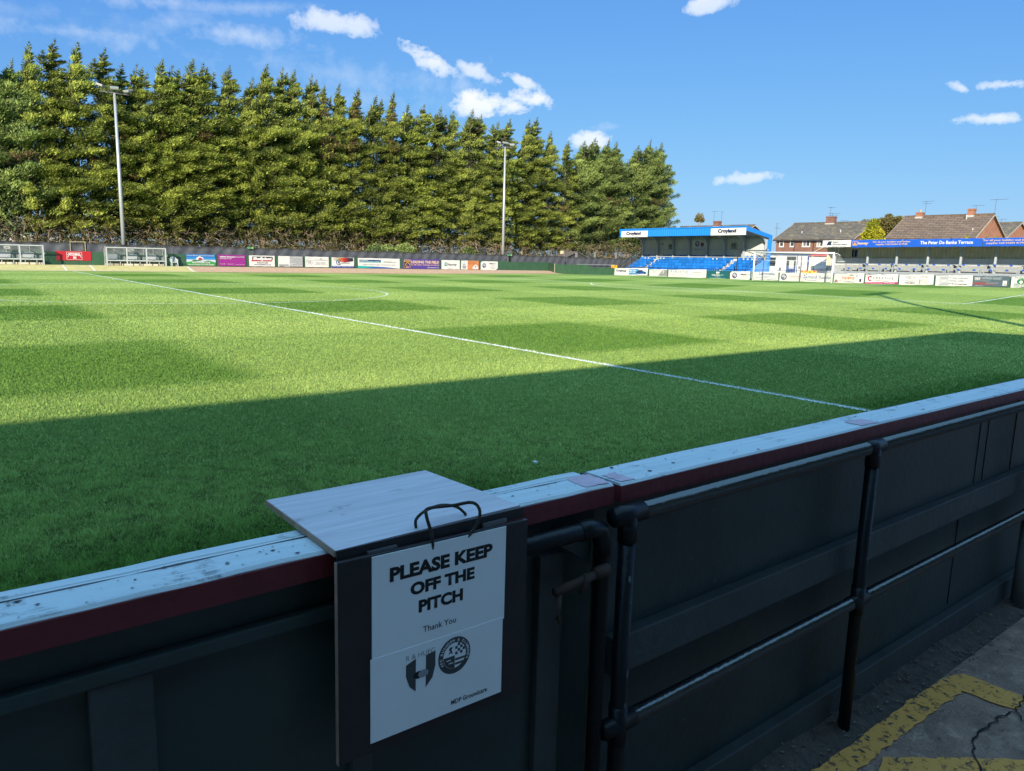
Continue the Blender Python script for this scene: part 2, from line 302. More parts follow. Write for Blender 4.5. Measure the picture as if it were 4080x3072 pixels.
def grass_nodes(m, blades=False):
    """turf: mown stripes both ways (lean of the cut grass), blotches, fine grain; white where chalk lies (blades only)"""
    m.use_nodes = True; nt = m.node_tree; N = nt.nodes; L = nt.links; b = N['Principled BSDF']; b.inputs['Roughness'].default_value = .85; b.inputs['Specular IOR Level'].default_value = .25 if blades else .03
    def mt(op, a, c=0.0, clamp=False):
        n = N.new('ShaderNodeMath'); n.operation = op; n.use_clamp = clamp
        for i, q in enumerate((a, c)):
            if isinstance(q, bpy.types.NodeSocket): L.new(q, n.inputs[i])
            else: n.inputs[i].default_value = q
        return n.outputs[0]
    def noise(scale, det=5, rough=.6, vec=None):
        n = N.new('ShaderNodeTexNoise'); n.inputs['Scale'].default_value = scale; n.inputs['Detail'].default_value = det; n.inputs['Roughness'].default_value = rough
        L.new(vec or tc.outputs['Object'], n.inputs['Vector']); return n.outputs['Fac']
    def mix(f, a, c):
        n = N.new('ShaderNodeMix'); n.data_type = 'RGBA'
        for nm, q in (('Factor', f), ('A', a), ('B', c)):
            if isinstance(q, bpy.types.NodeSocket): L.new(q, n.inputs[nm])
            else: n.inputs[nm].default_value = q if nm == 'Factor' else (*q, 1)
        return n.outputs['Result']
    tc = N.new('ShaderNodeTexCoord'); sp = N.new('ShaderNodeSeparateXYZ'); L.new(tc.outputs['Object'], sp.inputs[0]); X, Y = sp.outputs[0], sp.outputs[1]
    wob = mt('MULTIPLY', mt('SUBTRACT', noise(.8, 4), .5), .35)
    def stripe(c, off, per):
        t = mt('DIVIDE', mt('SUBTRACT', mt('ADD', c, wob), off), per); s = mt('SINE', mt('MULTIPLY', t, 2*math.pi)); return mt('ADD', mt('MULTIPLY', s, 2.8), .5, True)
    sx = stripe(X, 0.0, 11.25); sy = stripe(Y, 6.3, 11.4)
    st = mt('MULTIPLY', mt('ADD', mt('MULTIPLY', sx, .5), mt('MULTIPLY', sy, .5)), 1.0)
    both = mt('MULTIPLY', sx, sy)
    k = mt('ADD', mt('MULTIPLY', st, .62), mt('MULTIPLY', both, .38))
    light = (0.285, 0.368, 0.096); dark = (0.100, 0.188, 0.030)
    c = mix(k, light, dark)
    big = noise(.22, 6, .6); c = mix(mt('MULTIPLY', mt('SUBTRACT', big, .42), 1.6, True), c, (0.17, 0.265, 0.06))
    pat = noise(2.1, 7, .7); c = mix(mt('MULTIPLY', mt('SUBTRACT', pat, .58), 2.2, True), c, (0.24, 0.33, 0.10))
    if blades:
        at = N.new('ShaderNodeAttribute'); at.attribute_name = 'tone'
        f = mt('ADD', mt('MULTIPLY', at.outputs['Fac'], 1.25), .40)
        on = mt('LESS_THAN', mt('ABSOLUTE', mt('ADD', X, 0.0)), .055); on2 = mt('LESS_THAN', mt('ABSOLUTE', mt('ADD', Y, 0.0)), .055)
        chalk = mt('MULTIPLY', mt('MAXIMUM', on, on2), mt('GREATER_THAN', mt('ADD', at.outputs['Fac'], mt('MULTIPLY', noise(9, 3), .5)), .45))
        chalk = mt('MULTIPLY', chalk, mt('GREATER_THAN', Y, -.06))
    else:
        fine = noise(34, 8, .85); mid = noise(4.5, 8, .8)
        f = mt('ADD', mt('MULTIPLY', mt('SUBTRACT', fine, .5), 1.2), mt('ADD', mt('MULTIPLY', mt('SUBTRACT', mid, .5), 1.1), 1.0)); chalk = None
    ml = N.new('ShaderNodeVectorMath'); ml.operation = 'SCALE'; L.new(c, ml.inputs[0]); L.new(f, ml.inputs['Scale']); c = ml.outputs[0]
    if chalk is not None: c = mix(chalk, c, (.62, .64, .62))
    L.new(c, b.inputs['Base Color'])
    if not blades:
        bp = N.new('ShaderNodeBump'); bp.inputs['Strength'].default_value = .9; bp.inputs['Distance'].default_value = .035; L.new(noise(30, 6, .75), bp.inputs['Height']); L.new(bp.outputs[0], b.inputs['Normal'])
    else:
        tr = N.new('ShaderNodeBsdfTranslucent'); L.new(c, tr.inputs['Color']); ms = N.new('ShaderNodeMixShader'); ms.inputs[0].default_value = .3
        L.new(b.outputs[0], ms.inputs[1]); L.new(tr.outputs[0], ms.inputs[2]); L.new(ms.outputs[0], N['Material Output'].inputs['Surface'])
    return m

# ground, one sheet to the horizon
gx = np.concatenate([[-2500, -900, -300, -120, -70], np.arange(-50, 72, 2), [80, 95, 120, 200, 400, 900, 2500]])
gy = np.concatenate([[-900, -200, -60, -25], np.arange(-12, 76, 2), [80, 95, 130, 250, 600, 2500]])
sheet('ground', gx, gy, -.03, M('earth', (.12, .11, .06), .95, .3, .6, .4, 5, col2=(.07, .10, .03), thr=.5))
sheet('pitch', np.arange(-46, 52.01, 1.0), np.arange(-3.0, 64.01, 1.0), 0.0, grass_nodes(bpy.data.materials.new('turf')))
sheet('perimeter_track', np.arange(9.6, 54.7, 1.0), np.arange(63.55, 69.2, .4), .012, M('brick_dust', (.46, .29, .18), .95, .25, 3, .5, 20, col2=(.38, .23, .14), thr=.56))
sheet('technical_area', np.arange(-14, 9.7, 1.18), np.arange(63.6, 69.2, .4), .012, M('worn_astro', (.46, .39, .14), .95, .2, 2, .4, 20, col2=(.52, .42, .22), thr=.55))
sheet('standing_area', np.array([-30, -20, -14, -10, -8, -6, -4, -2, 2, 8, 20, 51]), np.array([-30, -16, -10, -6, -4.5, -3.6, -3.17]), .006, M('asphalt', (.31, .19, .14), .9, .45, 6, 1.0, 80, col2=(.40, .26, .19), thr=.55))
_soil = sheet('soil_strip', np.arange(-14, 12, .12), np.array([-3.24, -3.19, -3.155, -3.13, -3.10, -3.07, -3.03, -2.99, -2.95, -2.85]), .002, M('soil', (.085, .06, .047), .98, .5, 14, 1.0, 50, col2=(.075, .06, .045), thr=.56))
for v in _soil.data.vertices:
    k = max(0.0, min(1.0, (v.co.y+3.155)/.11)); v.co.z += k*(.042+.010*math.sin(v.co.x*5.1)+.007*math.sin(v.co.x*13.7+v.co.y*9))
sheet('end_path', np.arange(52.1, 76, 1.0), np.arange(-8, 64, 1.5), .004, M('concrete_path', (.30, .29, .27), .9, .15, 1.5, .2, 20))

# markings: chalk, worn through in places
def chalk_mat():
    m = bpy.data.materials.new('chalk'); m.use_nodes = True; nt = m.node_tree; N = nt.nodes; L = nt.links; b = N['Principled BSDF']; b.inputs['Roughness'].default_value = .9
    b.inputs['Base Color'].default_value = (.66, .68, .62, 1)
    tc = N.new('ShaderNodeTexCoord'); nz = N.new('ShaderNodeTexNoise'); nz.inputs['Scale'].default_value = 14; nz.inputs['Detail'].default_value = 6; L.new(tc.outputs['Object'], nz.inputs['Vector'])
    mr = N.new('ShaderNodeMapRange'); mr.inputs['From Min'].default_value = .32; mr.inputs['From Max'].default_value = .46; L.new(nz.outputs['Fac'], mr.inputs['Value'])
    t = N.new('ShaderNodeBsdfTransparent'); ms = N.new('ShaderNodeMixShader'); L.new(mr.outputs[0], ms.inputs[0]); L.new(t.outputs[0], ms.inputs[1]); L.new(b.outputs[0], ms.inputs[2]); L.new(ms.outputs[0], N['Material Output'].inputs['Surface'])
    return m
CH = chalk_mat()
def strip(mb, pts, w, dz=.006, jit=.012):
    vs = []; n = len(pts)
    for i, (x, y) in enumerate(pts):
        a = Vector(pts[min(i+1, n-1)])-Vector(pts[max(i-1, 0)]); a.normalize(); nx, ny = -a.y, a.x
        for s in (1, -1):
            ww = s*w/2+random.uniform(-jit, jit); px, py = x+nx*ww, y+ny*ww; vs.append((px, py, float(zg(px, py))+dz))
    mb.add(vs, [(2*i, 2*i+1, 2*i+3, 2*i+2) for i in range(n-1)])
def ln(x0, y0, x1, y1, step=.5):
    n = max(2, int(math.hypot(x1-x0, y1-y0)/step)); return [(x0+(x1-x0)*i/n, y0+(y1-y0)*i/n) for i in range(n+1)]
PL, PW = 49.45, 63.89
mk = MB()
strip(mk, ln(0, 0, 0, 63.7), .11); strip(mk, ln(-46, 0, PL, 0), .11); strip(mk, ln(PL, 0, PL, PW-.4), .11)
strip(mk, [(9.15*math.cos(a), PW/2+9.15*math.sin(a)) for a in np.linspace(0, 2*math.pi, 160)], .11)
strip(mk, ln(PL-16.5, PW/2-20.15, PL-16.5, PW/2+20.15), .11); strip(mk, ln(PL-5.5, PW/2-9.15, PL-5.5, PW/2+9.15), .11)
for s in (-1, 1):
    strip(mk, ln(PL-16.5, PW/2+20.15*s, PL, PW/2+20.15*s), .11); strip(mk, ln(PL-5.5, PW/2+9.15*s, PL, PW/2+9.15*s), .11)
strip(mk, [(PL-11+9.15*math.cos(a), PW/2+9.15*math.sin(a)) for a in np.linspace(math.pi-.925, math.pi+.925, 50)], .13)
tag(mk.build('pitch_markings', CH), kind='structure')
mk = MB()
for x in (-.2, 1.8): strip(mk, ln(x-.15, 64.0, x+.1, 68.7), .13, .02)
strip(mk, ln(9.2, 64.0, 9.75, 68.8), .16, .022); strip(mk, ln(-14, 64.15, 9.2, 64.15), .16, .02, .05); strip(mk, ln(-14, 68.75, 9.2, 68.75), .1, .02, .03)
tag(mk.build('apron_markings', M('white_line', (.62, .58, .48), .9, .2, 5)), kind='structure')

# worn yellow lines on the asphalt
YL = bpy.data.materials.new('yellow_line'); YL.use_nodes = True
def wear(m, col, sc, lo, hi):
    nt = m.node_tree; N = nt.nodes; L = nt.links; b = N['Principled BSDF']; b.inputs['Base Color'].default_value = (*col, 1); b.inputs['Roughness'].default_value = .8
    tc = N.new('ShaderNodeTexCoord'); nz = N.new('ShaderNodeTexNoise'); nz.inputs['Scale'].default_value = sc; nz.inputs['Detail'].default_value = 9; nz.inputs['Roughness'].default_value = .8; L.new(tc.outputs['Object'], nz.inputs['Vector'])
    mr = N.new('ShaderNodeMapRange'); mr.inputs['From Min'].default_value = lo; mr.inputs['From Max'].default_value = hi; L.new(nz.outputs['Fac'], mr.inputs['Value'])
    t = N.new('ShaderNodeBsdfTransparent'); ms = N.new('ShaderNodeMixShader'); L.new(mr.outputs[0], ms.inputs[0]); L.new(t.outputs[0], ms.inputs[1]); L.new(b.outputs[0], ms.inputs[2]); L.new(ms.outputs[0], N['Material Output'].inputs['Surface'])
wear(YL, (.66, .30, .06), 26, .40, .47)
def ragged(mb, poly, z, jit=.012, step=.03):
    pts = []
    n = len(poly)
    for i in range(n):
        a = Vector(poly[i]); b = Vector(poly[(i+1) % n]); k = max(1, int((b-a).length/step))
        for j in range(k):
            p = a.lerp(b, j/k); pts.append((p.x+random.uniform(-jit, jit), p.y+random.uniform(-jit, jit), z))
    mb.add(pts, [tuple(range(len(pts)))])
mk = MB()
ragged(mk, [(-7.4, -3.165), (-6.6, -3.17), (-6.2, -3.17), (-5.95, -3.185), (-5.86, -3.22), (-5.84, -3.46), (-5.98, -3.475), (-6.02, -3.275), (-6.65, -3.262), (-7.4, -3.27)], .012, .008)
ragged(mk, [(-6.74, -3.285), (-6.47, -3.49), (-6.25, -3.66), (-6.05, -3.85), (-6.3, -3.95), (-6.47, -3.65), (-6.60, -3.52), (-6.86, -3.31)], .011, .006)
tag(mk.build('yellow_lines', YL), kind='structure')
mk = MB()
def crack(pts, w):
    q = []
    for i in range(len(pts)-1):
        a = Vector(pts[i]); b = Vector(pts[i+1]); k = max(2, int((b-a).length/.025))
        for j in range(k):
            p = a.lerp(b, j/k); q.append((p.x+random.uniform(-.008, .008), p.y+random.uniform(-.008, .008)))
    strip(mk, q, w, .015, w*.3)
crack([(-5.80, -3.44), (-5.88, -3.46), (-6.0, -3.47), (-6.09, -3.45), (-6.29, -3.44), (-6.39, -3.45), (-6.48, -3.50), (-6.56, -3.56), (-6.7, -3.75)], .007)
crack([(-6.0, -3.47), (-6.05, -3.52), (-5.95, -3.62), (-5.9, -3.8)], .006)
tag(mk.build('asphalt_cracks', M('crack', (.012, .012, .011), .95)), kind='structure')

def litter():
    mb = MB()
    for k in range(900):
        x = random.uniform(-8, -3); y = random.uniform(-3.2, -2.98) if random.random() < .8 else random.uniform(-3.7, -3.1); r = random.uniform(.004, .017); a = random.random()*6.28; t = random.uniform(-.3, .3); zb_ = .012+max(0.0, min(1.0, (y+3.155)/.11))*.05
        q = [(1, 0), (.2, .45), (-1, .05), (-.1, -.4)]
        mb.add([(x+r*(u*math.cos(a)-v*math.sin(a)), y+r*(u*math.sin(a)+v*math.cos(a)), zb_+r*.4*(u*t+random.uniform(0, .5))) for u, v in q], [(0, 1, 2, 3)])
    tag(mb.build('fallen_leaves', M('dead_leaves', (.10, .075, .055), .9, .5, 40, col2=(.30, .26, .21), thr=.58)), kind='stuff')
litter()
# blades of grass where one can see them, over the near turf
def grass_blades():
    n = 1500000
    d = 1.5*np.exp(rng.random(n)*math.log(62/1.5)); a = rng.uniform(R(-2), R(76), n)         # bearing from the +Y axis, range from the spot at the rail
    x = -9.44+np.sin(a)*d; y = -4.39+np.cos(a)*d; k = (y > -2.88) & (y < 63.4) & (x < 51) & (rng.random(n) < 1.15-d/62); x, y, d = x[k], y[k], d[k]; n = len(x)
    h = rng.uniform(.013, .032, n)*np.where(rng.random(n) < .04, 1.7, 1.0); w = np.maximum(.0032, .0009*np.minimum(d, 24))*rng.uniform(.7, 1.3, n)
    G = rng.random((733, 733)); jx, jy = x+rng.normal(0, .012, n), y+rng.normal(0, .012, n)
    cl = .5*G[np.floor(jx/.055).astype(int) % 733, np.floor(jy/.055).astype(int) % 733]+.5*G[np.floor(jx/.16).astype(int) % 733, np.floor(jy/.16+91).astype(int) % 733]
    near = np.clip(1-(d-3.5)/6, .12, 1); cl = .5+(cl-.5)*near; h *= .45+1.1*cl; edge = np.clip((-2.35-y)/.5, 0, 1); h *= 1+edge*rng.random(n)*1.0
    bare = (np.sin(x*3.1+1.3*np.sin(y*2.3))*np.sin(y*4.3+x)+rng.normal(0, .35, n)) > 1.15; h = np.where(bare & (y < 0), h*.25, h)
    an = rng.random(n)*2*math.pi; lean = rng.uniform(.1, .95, n)*h; la = rng.random(n)*2*math.pi
    z = zg(x, y)
    ox, oy = np.cos(an)*w/2, np.sin(an)*w/2
    b0 = np.stack([x-ox, y-oy, z], -1); b1 = np.stack([x+ox, y+oy, z], -1)
    mx = x+np.cos(la)*lean*.4; my = y+np.sin(la)*lean*.4
    m0 = np.stack([mx-ox*.8, my-oy*.8, z+h*.6], -1); m1 = np.stack([mx+ox*.8, my+oy*.8, z+h*.6], -1)
    t = np.stack([x+np.cos(la)*lean*1.25, y+np.sin(la)*lean*1.25, z+h], -1)
    v = np.stack([b0, b1, m1, m0, t], 1).reshape(-1, 3); i = np.arange(n)[:, None]*5
    f = np.concatenate([i+np.array([[0, 1, 2]]), i+np.array([[0, 2, 3]]), i+np.array([[3, 2, 4]])], 0)
    r = np.tile(np.clip(.5+(rng.random(n)-.5)*(.35+.6*near)+(cl-.5)*1.7, 0, 1), 3)  # low clumps near the camera coloured darker, standing in for self-shadow
    tag(np_mesh('grass', v, f, {'tone': r}, grass_nodes(bpy.data.materials.new('grass_blade'), True)), kind='stuff')
grass_blades()

# ================================================================== the rail in front of the camera
CAPM = grain('pale_blue_paint', (.60, .63, .63), (.40, .45, .47), (.19, .20, .20), (1.2, 60, 60), .5, .7, .57)
REDM = M('maroon_paint', (.13, .016, .02), .5, .2, 8, .15, 30)
BOARD = M('dark_green_board', (.028, .043, .041), .45, .35, 2.5, .12, 30, col2=(.032, .044, .040), thr=.58)
PIPE = M('black_gloss_pipe', (.008, .009, .011), .34, .2, 12, .12, 60, spec=.25, col2=(.05, .05, .05), thr=.74)
RAILM = M('black_wet_gloss_rail', (.010, .011, .015), .16, .2, 12, .15, 50, spec=1.0, col2=(.04, .042, .05), thr=.70)
RAILM.node_tree.nodes['Principled BSDF'].inputs['Coat Weight'].default_value = .8; RAILM.node_tree.nodes['Principled BSDF'].inputs['Coat Roughness'].default_value = .12
TIMB = M('weathered_green_timber', (.046, .050, .047), .6, .3, 5, .2, 30)
RUST = M('rusty_iron', (.05, .026, .018), .8, .3, 20, .3, 60)
def plank(x0, x1, y0, y1, z0, z1, seg=24):
    mb = MB(); w = [(random.uniform(-.0015, .0015), random.uniform(-.0015, .0015)) for _ in range(seg+1)]
    vs = []; b = .006
    for i in range(seg+1):
        x = x0+(x1-x0)*i/seg; dy, dz = w[i]
        vs += [(x, y0+dy, z0), (x, y0+dy, z1-b+dz), (x, y0+b+dy, z1+dz), (x, y1-b+dy, z1+dz), (x, y1+dy, z1-b+dz), (x, y1+dy, z0)]
    fs = [(6*i+k, 6*i+(k+1) % 6, 6*i+6+(k+1) % 6, 6*i+6+k) for i in range(seg) for k in range(6)]
    fs += [(5, 4, 3, 2, 1, 0), tuple(6*seg+k for k in range(6))]
    return mb.add(vs, fs)
bar = thing('perimeter_barrier', 'dark panelled barrier with pale blue coping and black tube rails, right of the gate', 'barrier', (-8.0, -3.0, 0))
L0 = Vector((-8.0, -3.0, 0))
def bl(mb, name, mat, smooth=False): return mb.build(name, mat, bar, -L0, smooth)
bl(plank(-8.015, 14, -3.067, -2.925, 1.2315, 1.2385, 60), 'coping', CAPM)
bl(plank(-8.012, 14, -2.922, -2.900, 1.215, 1.230, 60), 'coping_edge', M('dark_weathered_edge', (.06, .065, .06), .8, .4, 9))
bl(MB().box(-8.015, 14, -3.070, -2.93, 1.186, 1.2312), 'coping_face', REDM)
bl(MB().box(-8.055, 14, -3.003, -2.985, .0, 1.186), 'panel', BOARD)
for x in (-5.42, -5.32, -4.95, -3.4, -1.5): bl(MB().box(x-.001, x+.001, -3.0065, -3.0035, .78, 1.18), 'panel_joint', M('dark_gap', (.004, .004, .004), .9))
for x in (-5.55, -3.6): bl(MB().box(x-.001, x+.001, -3.0065, -3.0035, .18, .64), 'panel_joint', M('dark_gap', (.004, .004, .004), .9))
mb = MB()
for k in range(170):
    x, y, r = random.uniform(-8, -2), random.uniform(-3.055, -2.935), random.uniform(.0012, .004)*random.choice((1, 1, 1, 2)); a = random.random()*3
    mb.add([(x+r*math.cos(a+i*1.26)*random.uniform(.6, 1.4), y+r*math.sin(a+i*1.26)*random.uniform(.5, 1), 1.2405) for i in range(5)], [(0, 1, 2, 3, 4)])
tag(bl(mb, 'dirt_specks', M('dark_dirt', (.03, .03, .028), .9)), kind='stuff')
mb = MB()
def chip(mb, x, y, z, r):
    a = random.random()*3; mb.add([(x+r*math.cos(a+i*1.05)*random.uniform(.5, 1.2), y, z+r*1.4*math.sin(a+i*1.05)*random.uniform(.5, 1.2)) for i in range(6)], [tuple(range(6))])
for k in range(46): chip(mb, random.uniform(-7.95, -5.0), -3.0045, random.choice((random.uniform(.17, .64), random.uniform(.79, 1.15))), random.uniform(.0012, .0042))
for k in range(14): chip(mb, random.uniform(-7.9, -5.0), -3.0485, random.uniform(.67, .76), random.uniform(.0012, .004))
tag(bl(mb, 'paint_chips', M('chipped_paint', (.16, .16, .15), .8)), kind='stuff')
mb = MB()
for x in (-8.02, -6.70):
    for k in range(14):
        z = random.uniform(.1, 1.08); a0 = random.uniform(-1.9, -1.2); r = random.uniform(.003, .009); n = 5
        mb.add([(x+.0236*math.cos(a0+r*.6*math.cos(i*1.25)/.0245), -3.102+.0236*math.sin(a0+r*.6*math.cos(i*1.25)/.0245), z+r*1.5*math.sin(i*1.25)*random.uniform(.6, 1.3)) for i in range(n)], [tuple(range(n))])
tag(bl(mb, 'paint_chips', M('chipped_grey_primer', (.14, .15, .16), .8)), kind='stuff')
PINK = M('bare_pink_primer', (.52, .36, .40), .7, .2, 20)
def patch(x0, x1, y0, y1, z):
    mb = MB(); ragged(mb, [(x0, y0), (x1, y0), (x1, y1), (x0, y1)], z, .004, .008); return mb
bl(patch(-8.005, -7.955, -3.06, -2.985, 1.2406), 'primer_patch', PINK); bl(patch(-6.72, -6.60, -3.06, -2.99, 1.2405), 'primer_patch', PINK)
bl(MB().box(-7.99, 14, -3.047, -3.0035, .655, .772, .004), 'beam', TIMB)
bl(MB().box(-7.99, 14, -3.047, -3.0035, -.02, .152, .004), 'beam', TIMB)
PY = -3.102
for x in (-8.02, -6.70, -4.86, -3.0, -1.15, .7, 2.55, 4.4, 6.25, 8.1, 9.95, 11.8):
    p = bl(MB().tube([(x, PY, -.05), (x, PY, 1.165)], .0232, 20), 'post', PIPE, True)
    cp = MB().tube([(x-.055, PY, 1.165), (x+.055, PY, 1.165)], .0262, 18).tube([(x, PY, 1.09), (x, PY, 1.165)], .0262, 18); bl(cp, 'tube_clamp', PIPE, True); cp = MB()
    cp.tube([(x-.06, PY, .557), (x+.06, PY, .557)], .0262, 18).tube([(x, PY, .50), (x, PY, .615)], .0262, 18)
    bl(cp, 'tube_clamp', PIPE, True)
    if x == -4.86: bl(MB().tube([(x, PY, 0), (x, PY, .50)], .0345, 18), 'post_sleeve', M('grey_post_paint', (.11, .11, .10), .7, .2, 8), True)
bl(MB().tube([(-8.02, PY, 1.165), (14, PY, 1.165)], .024, 20), 'rail', RAILM, True)
bl(MB().tube([(-8.02, PY, .557), (14, PY, .557)], .024, 20), 'rail', RAILM, True)

gate = thing('pitch_gate', 'dark timber and tube gate in the pitch barrier with pale blue coping and rusty bolt', 'gate', (-9.6, -3.0, 0))
G0 = Vector((-9.6, -3.0, 0))
def gl(mb, name, mat, smooth=False): return mb.build(name, mat, gate, -G0, smooth)
gl(plank(-11.3, -8.045, -3.068, -2.974, 1.238, 1.2455, 40), 'coping', CAPM)
gl(plank(-11.3, -8.05, -2.952, -2.912, 1.224, 1.2405, 40), 'coping', CAPM)
gl(plank(-11.3, -8.05, -2.966, -2.961, 1.222, 1.2425, 40), 'coping_fillet', CAPM)
gl(patch(-8.135, -8.05, -3.06, -2.975, 1.2480), 'primer_patch', PINK)
mb = MB()
for k in range(80):
    x, y, r = random.uniform(-9.5, -8.1), random.uniform(-3.06, -2.975), random.uniform(.0012, .0035)*random.choice((1, 1, 1, 1.8)); a = random.random()*3
    mb.add([(x+r*math.cos(a+i*1.26)*random.uniform(.6, 1.6), y+r*math.sin(a+i*1.26)*random.uniform(.4, .9), 1.2478) for i in range(5)], [(0, 1, 2, 3, 4)])
tag(gl(mb, 'dirt_specks', M('dark_dirt', (.03, .03, .028), .9)), kind='stuff')
gl(MB().box(-11.3, -8.05, -2.973, -2.953, 1.20, 1.220), 'coping_gap', M('dark_gap', (.004, .004, .004), .9))
gl(MB().box(-11.3, -8.045, -3.071, -2.965, 1.190, 1.2377), 'coping_face', REDM)
gl(MB().box(-11.3, -8.066, -3.022, -3.006, .04, 1.186), 'panel', BOARD)
gl(MB().box(-11.3, -8.5, -3.05, -3.0225, 1.085, 1.115, .004), 'top_batten', BOARD)
for x0, x1 in ((-9.275, -9.172), (-8.79, -8.74), (-8.27, -8.19), (-10.3, -10.2)): gl(MB().box(x0, x1, -3.043, -3.0225, .05, 1.083, .003), 'batten', TIMB)
gl(MB().tube([(-8.6, -3.095, 1.150), (-8.15, -3.095, 1.150), (-8.118, -3.095, 1.142), (-8.105, -3.095, 1.11), (-8.105, -3.095, .05)], .0225, 18), 'gate_frame', PIPE, True)
gl(MB().tube([(-8.19, -3.095, 1.150), (-8.152, -3.095, 1.150), (-8.116, -3.095, 1.140), (-8.105, -3.095, 1.105), (-8.105, -3.095, 1.07)], .0255, 18), 'frame_elbow', PIPE, True)
gl(MB().prism([(-8.24, 1.12), (-8.13, 1.12), (-8.13, 1.045)], -3.08, -3.05, 'y'), 'gusset', BOARD)
gl(MB().box(-8.064, -8.056, -3.024, -3.006, .0, 1.03), 'edge_strip', M('raw_timber_edge', (.16, .13, .075), .9, .35, 14))
b_ = gl(MB().tube([(-8.285, -3.118, 1.022), (-8.13, -3.118, 1.035)], .0115, 14), 'bolt', RUST, True)
MB().tube([(-8.27, -3.118, 1.023), (-8.285, -3.135, .99), (-8.292, -3.14, .965), (-8.28, -3.135, .95)], .006, 10).build('bolt_handle', RUST, b_, None, True)
gl(MB().tube([(-8.20, -3.135, 1.055), (-8.20, -3.138, 1.02), (-8.20, -3.12, 1.0)], .005, 8), 'bolt_staple', RUST, True); gl(MB().tube([(-8.15, -3.118, 1.035), (-8.105, -3.118, 1.04)], .016, 12), 'bolt_socket', RUST, True)

# ------------------------------------------------------------------ the folding notice hung over the gate
WOODG = grain('grey_washed_ply', (.62, .54, .55), (.37, .33, .35), (.22, .17, .17), (3, 45, 10), .6, .75, .60)
DARKW = M('dark_stained_ply', (.024, .017, .018), .5, .3, 8, .1, 40)
PLY = M('ply_edge', (.30, .19, .13), .7, .3, 30)
sg = thing('folding_sign', 'folding wooden keep-off notice with rope handle hung over the pitch gate', 'sign', (-8.62, -3.11, 1.25))
S0 = Vector((-8.62, -3.11, 1.25))
bb = MB(); bb.prism([(-8.853, -3.113), (-8.388, -3.101), (-8.42, -2.735), (-8.853, -2.745)], 1.2475, 1.2595, 'z'); bk = bb.build('back_board', WOODG, sg, -S0)
MB().box(-8.8525, -8.39, -3.1165, -3.1135, 1.236, 1.2590).build('board_edge', DARKW, bk)
tag(MB().prism([(-8.8555, -3.113), (-8.8535, -3.113), (-8.8535, -2.745), (-8.8555, -2.745)], 1.2465, 1.2590, 'z').build('ply_edge', PLY, bk))
fb = MB().box(-.238, .232, -.006, .006, -.437, -.012, .002).build('front_board', DARKW, sg, (0, -.016, 0)); fb.rotation_euler = (R(-1.0), R(.9), 0)
MB().box(-.2395, -.2382, -.0055, .0055, -.436, -.013).build('ply_edge', PLY, fb)
PAPER = M('laminated_paper', (.84, .82, .80), .35, .05, 3, .05, 10)
pp = MB().box(-.166, .167, -.0082, -.0062, -.2345, -.0155).build('notice_sheet', PAPER, fb)
pq = MB().box(-.170, .163, -.0090, -.0070, -.412, -.230).build('notice_sheet', PAPER, fb)
INK = M('black_ink', (.008, .008, .009), .5); INKG = M('grey_ink', (.055, .058, .062), .5); INKL = M('pale_ink', (.28, .29, .31), .5)
dd = .0086
text(fb, 'PLEASE KEEP', -0.1270, -0.0770, 0.1300, -0.0460, INK, dd, .05)
text(fb, 'OFF THE', -0.0790, -0.1180, 0.0820, -0.0900, INK, dd, .05); text(fb, 'PITCH', -0.0590, -0.1600, 0.0520, -0.1320, INK, dd, .05)
text(fb, 'Thank You', -0.0480, -0.2060, 0.0350, -0.1930, INKG, dd, .01)
dd = .0094
text(fb, 'R & HUFC', -0.0890, -0.2580, -0.0180, -0.2470, INKL, dd)
def shield(u, v, w, h):
    P = [(u-w, v+h*.5), (u, v+h*.5), (u+w, v+h*.5), (u+w, v+h*.1), (u+w*.75, v-h*.25), (u, v-h*.55), (u-w*.75, v-h*.25), (u-w, v+h*.1)]
    flat_poly(fb, 'emblem', [(u-w, v+h*.35), (u-w*.34, v+h*.45), (u-w*.34, v-h*.42), (u-w*.75, v-h*.25), (u-w, v+h*.05)], INKG, dd)
    flat_poly(fb, 'emblem', [(u+w*.34, v+h*.45), (u+w, v+h*.5), (u+w, v+h*.1), (u+w*.8, v-h*.2), (u+w*.34, v-h*.40)], INKG, dd)
    for k in (-1, 1): disc(fb, 'emblem', u+k*w*.16, v+.0*h, w*.36, INK if k < 0 else INKL, dd+.0006+k*.0003, 12, h*.10)
shield(-.053, -.297, .036, .085)
cu, cv = .032, -.281
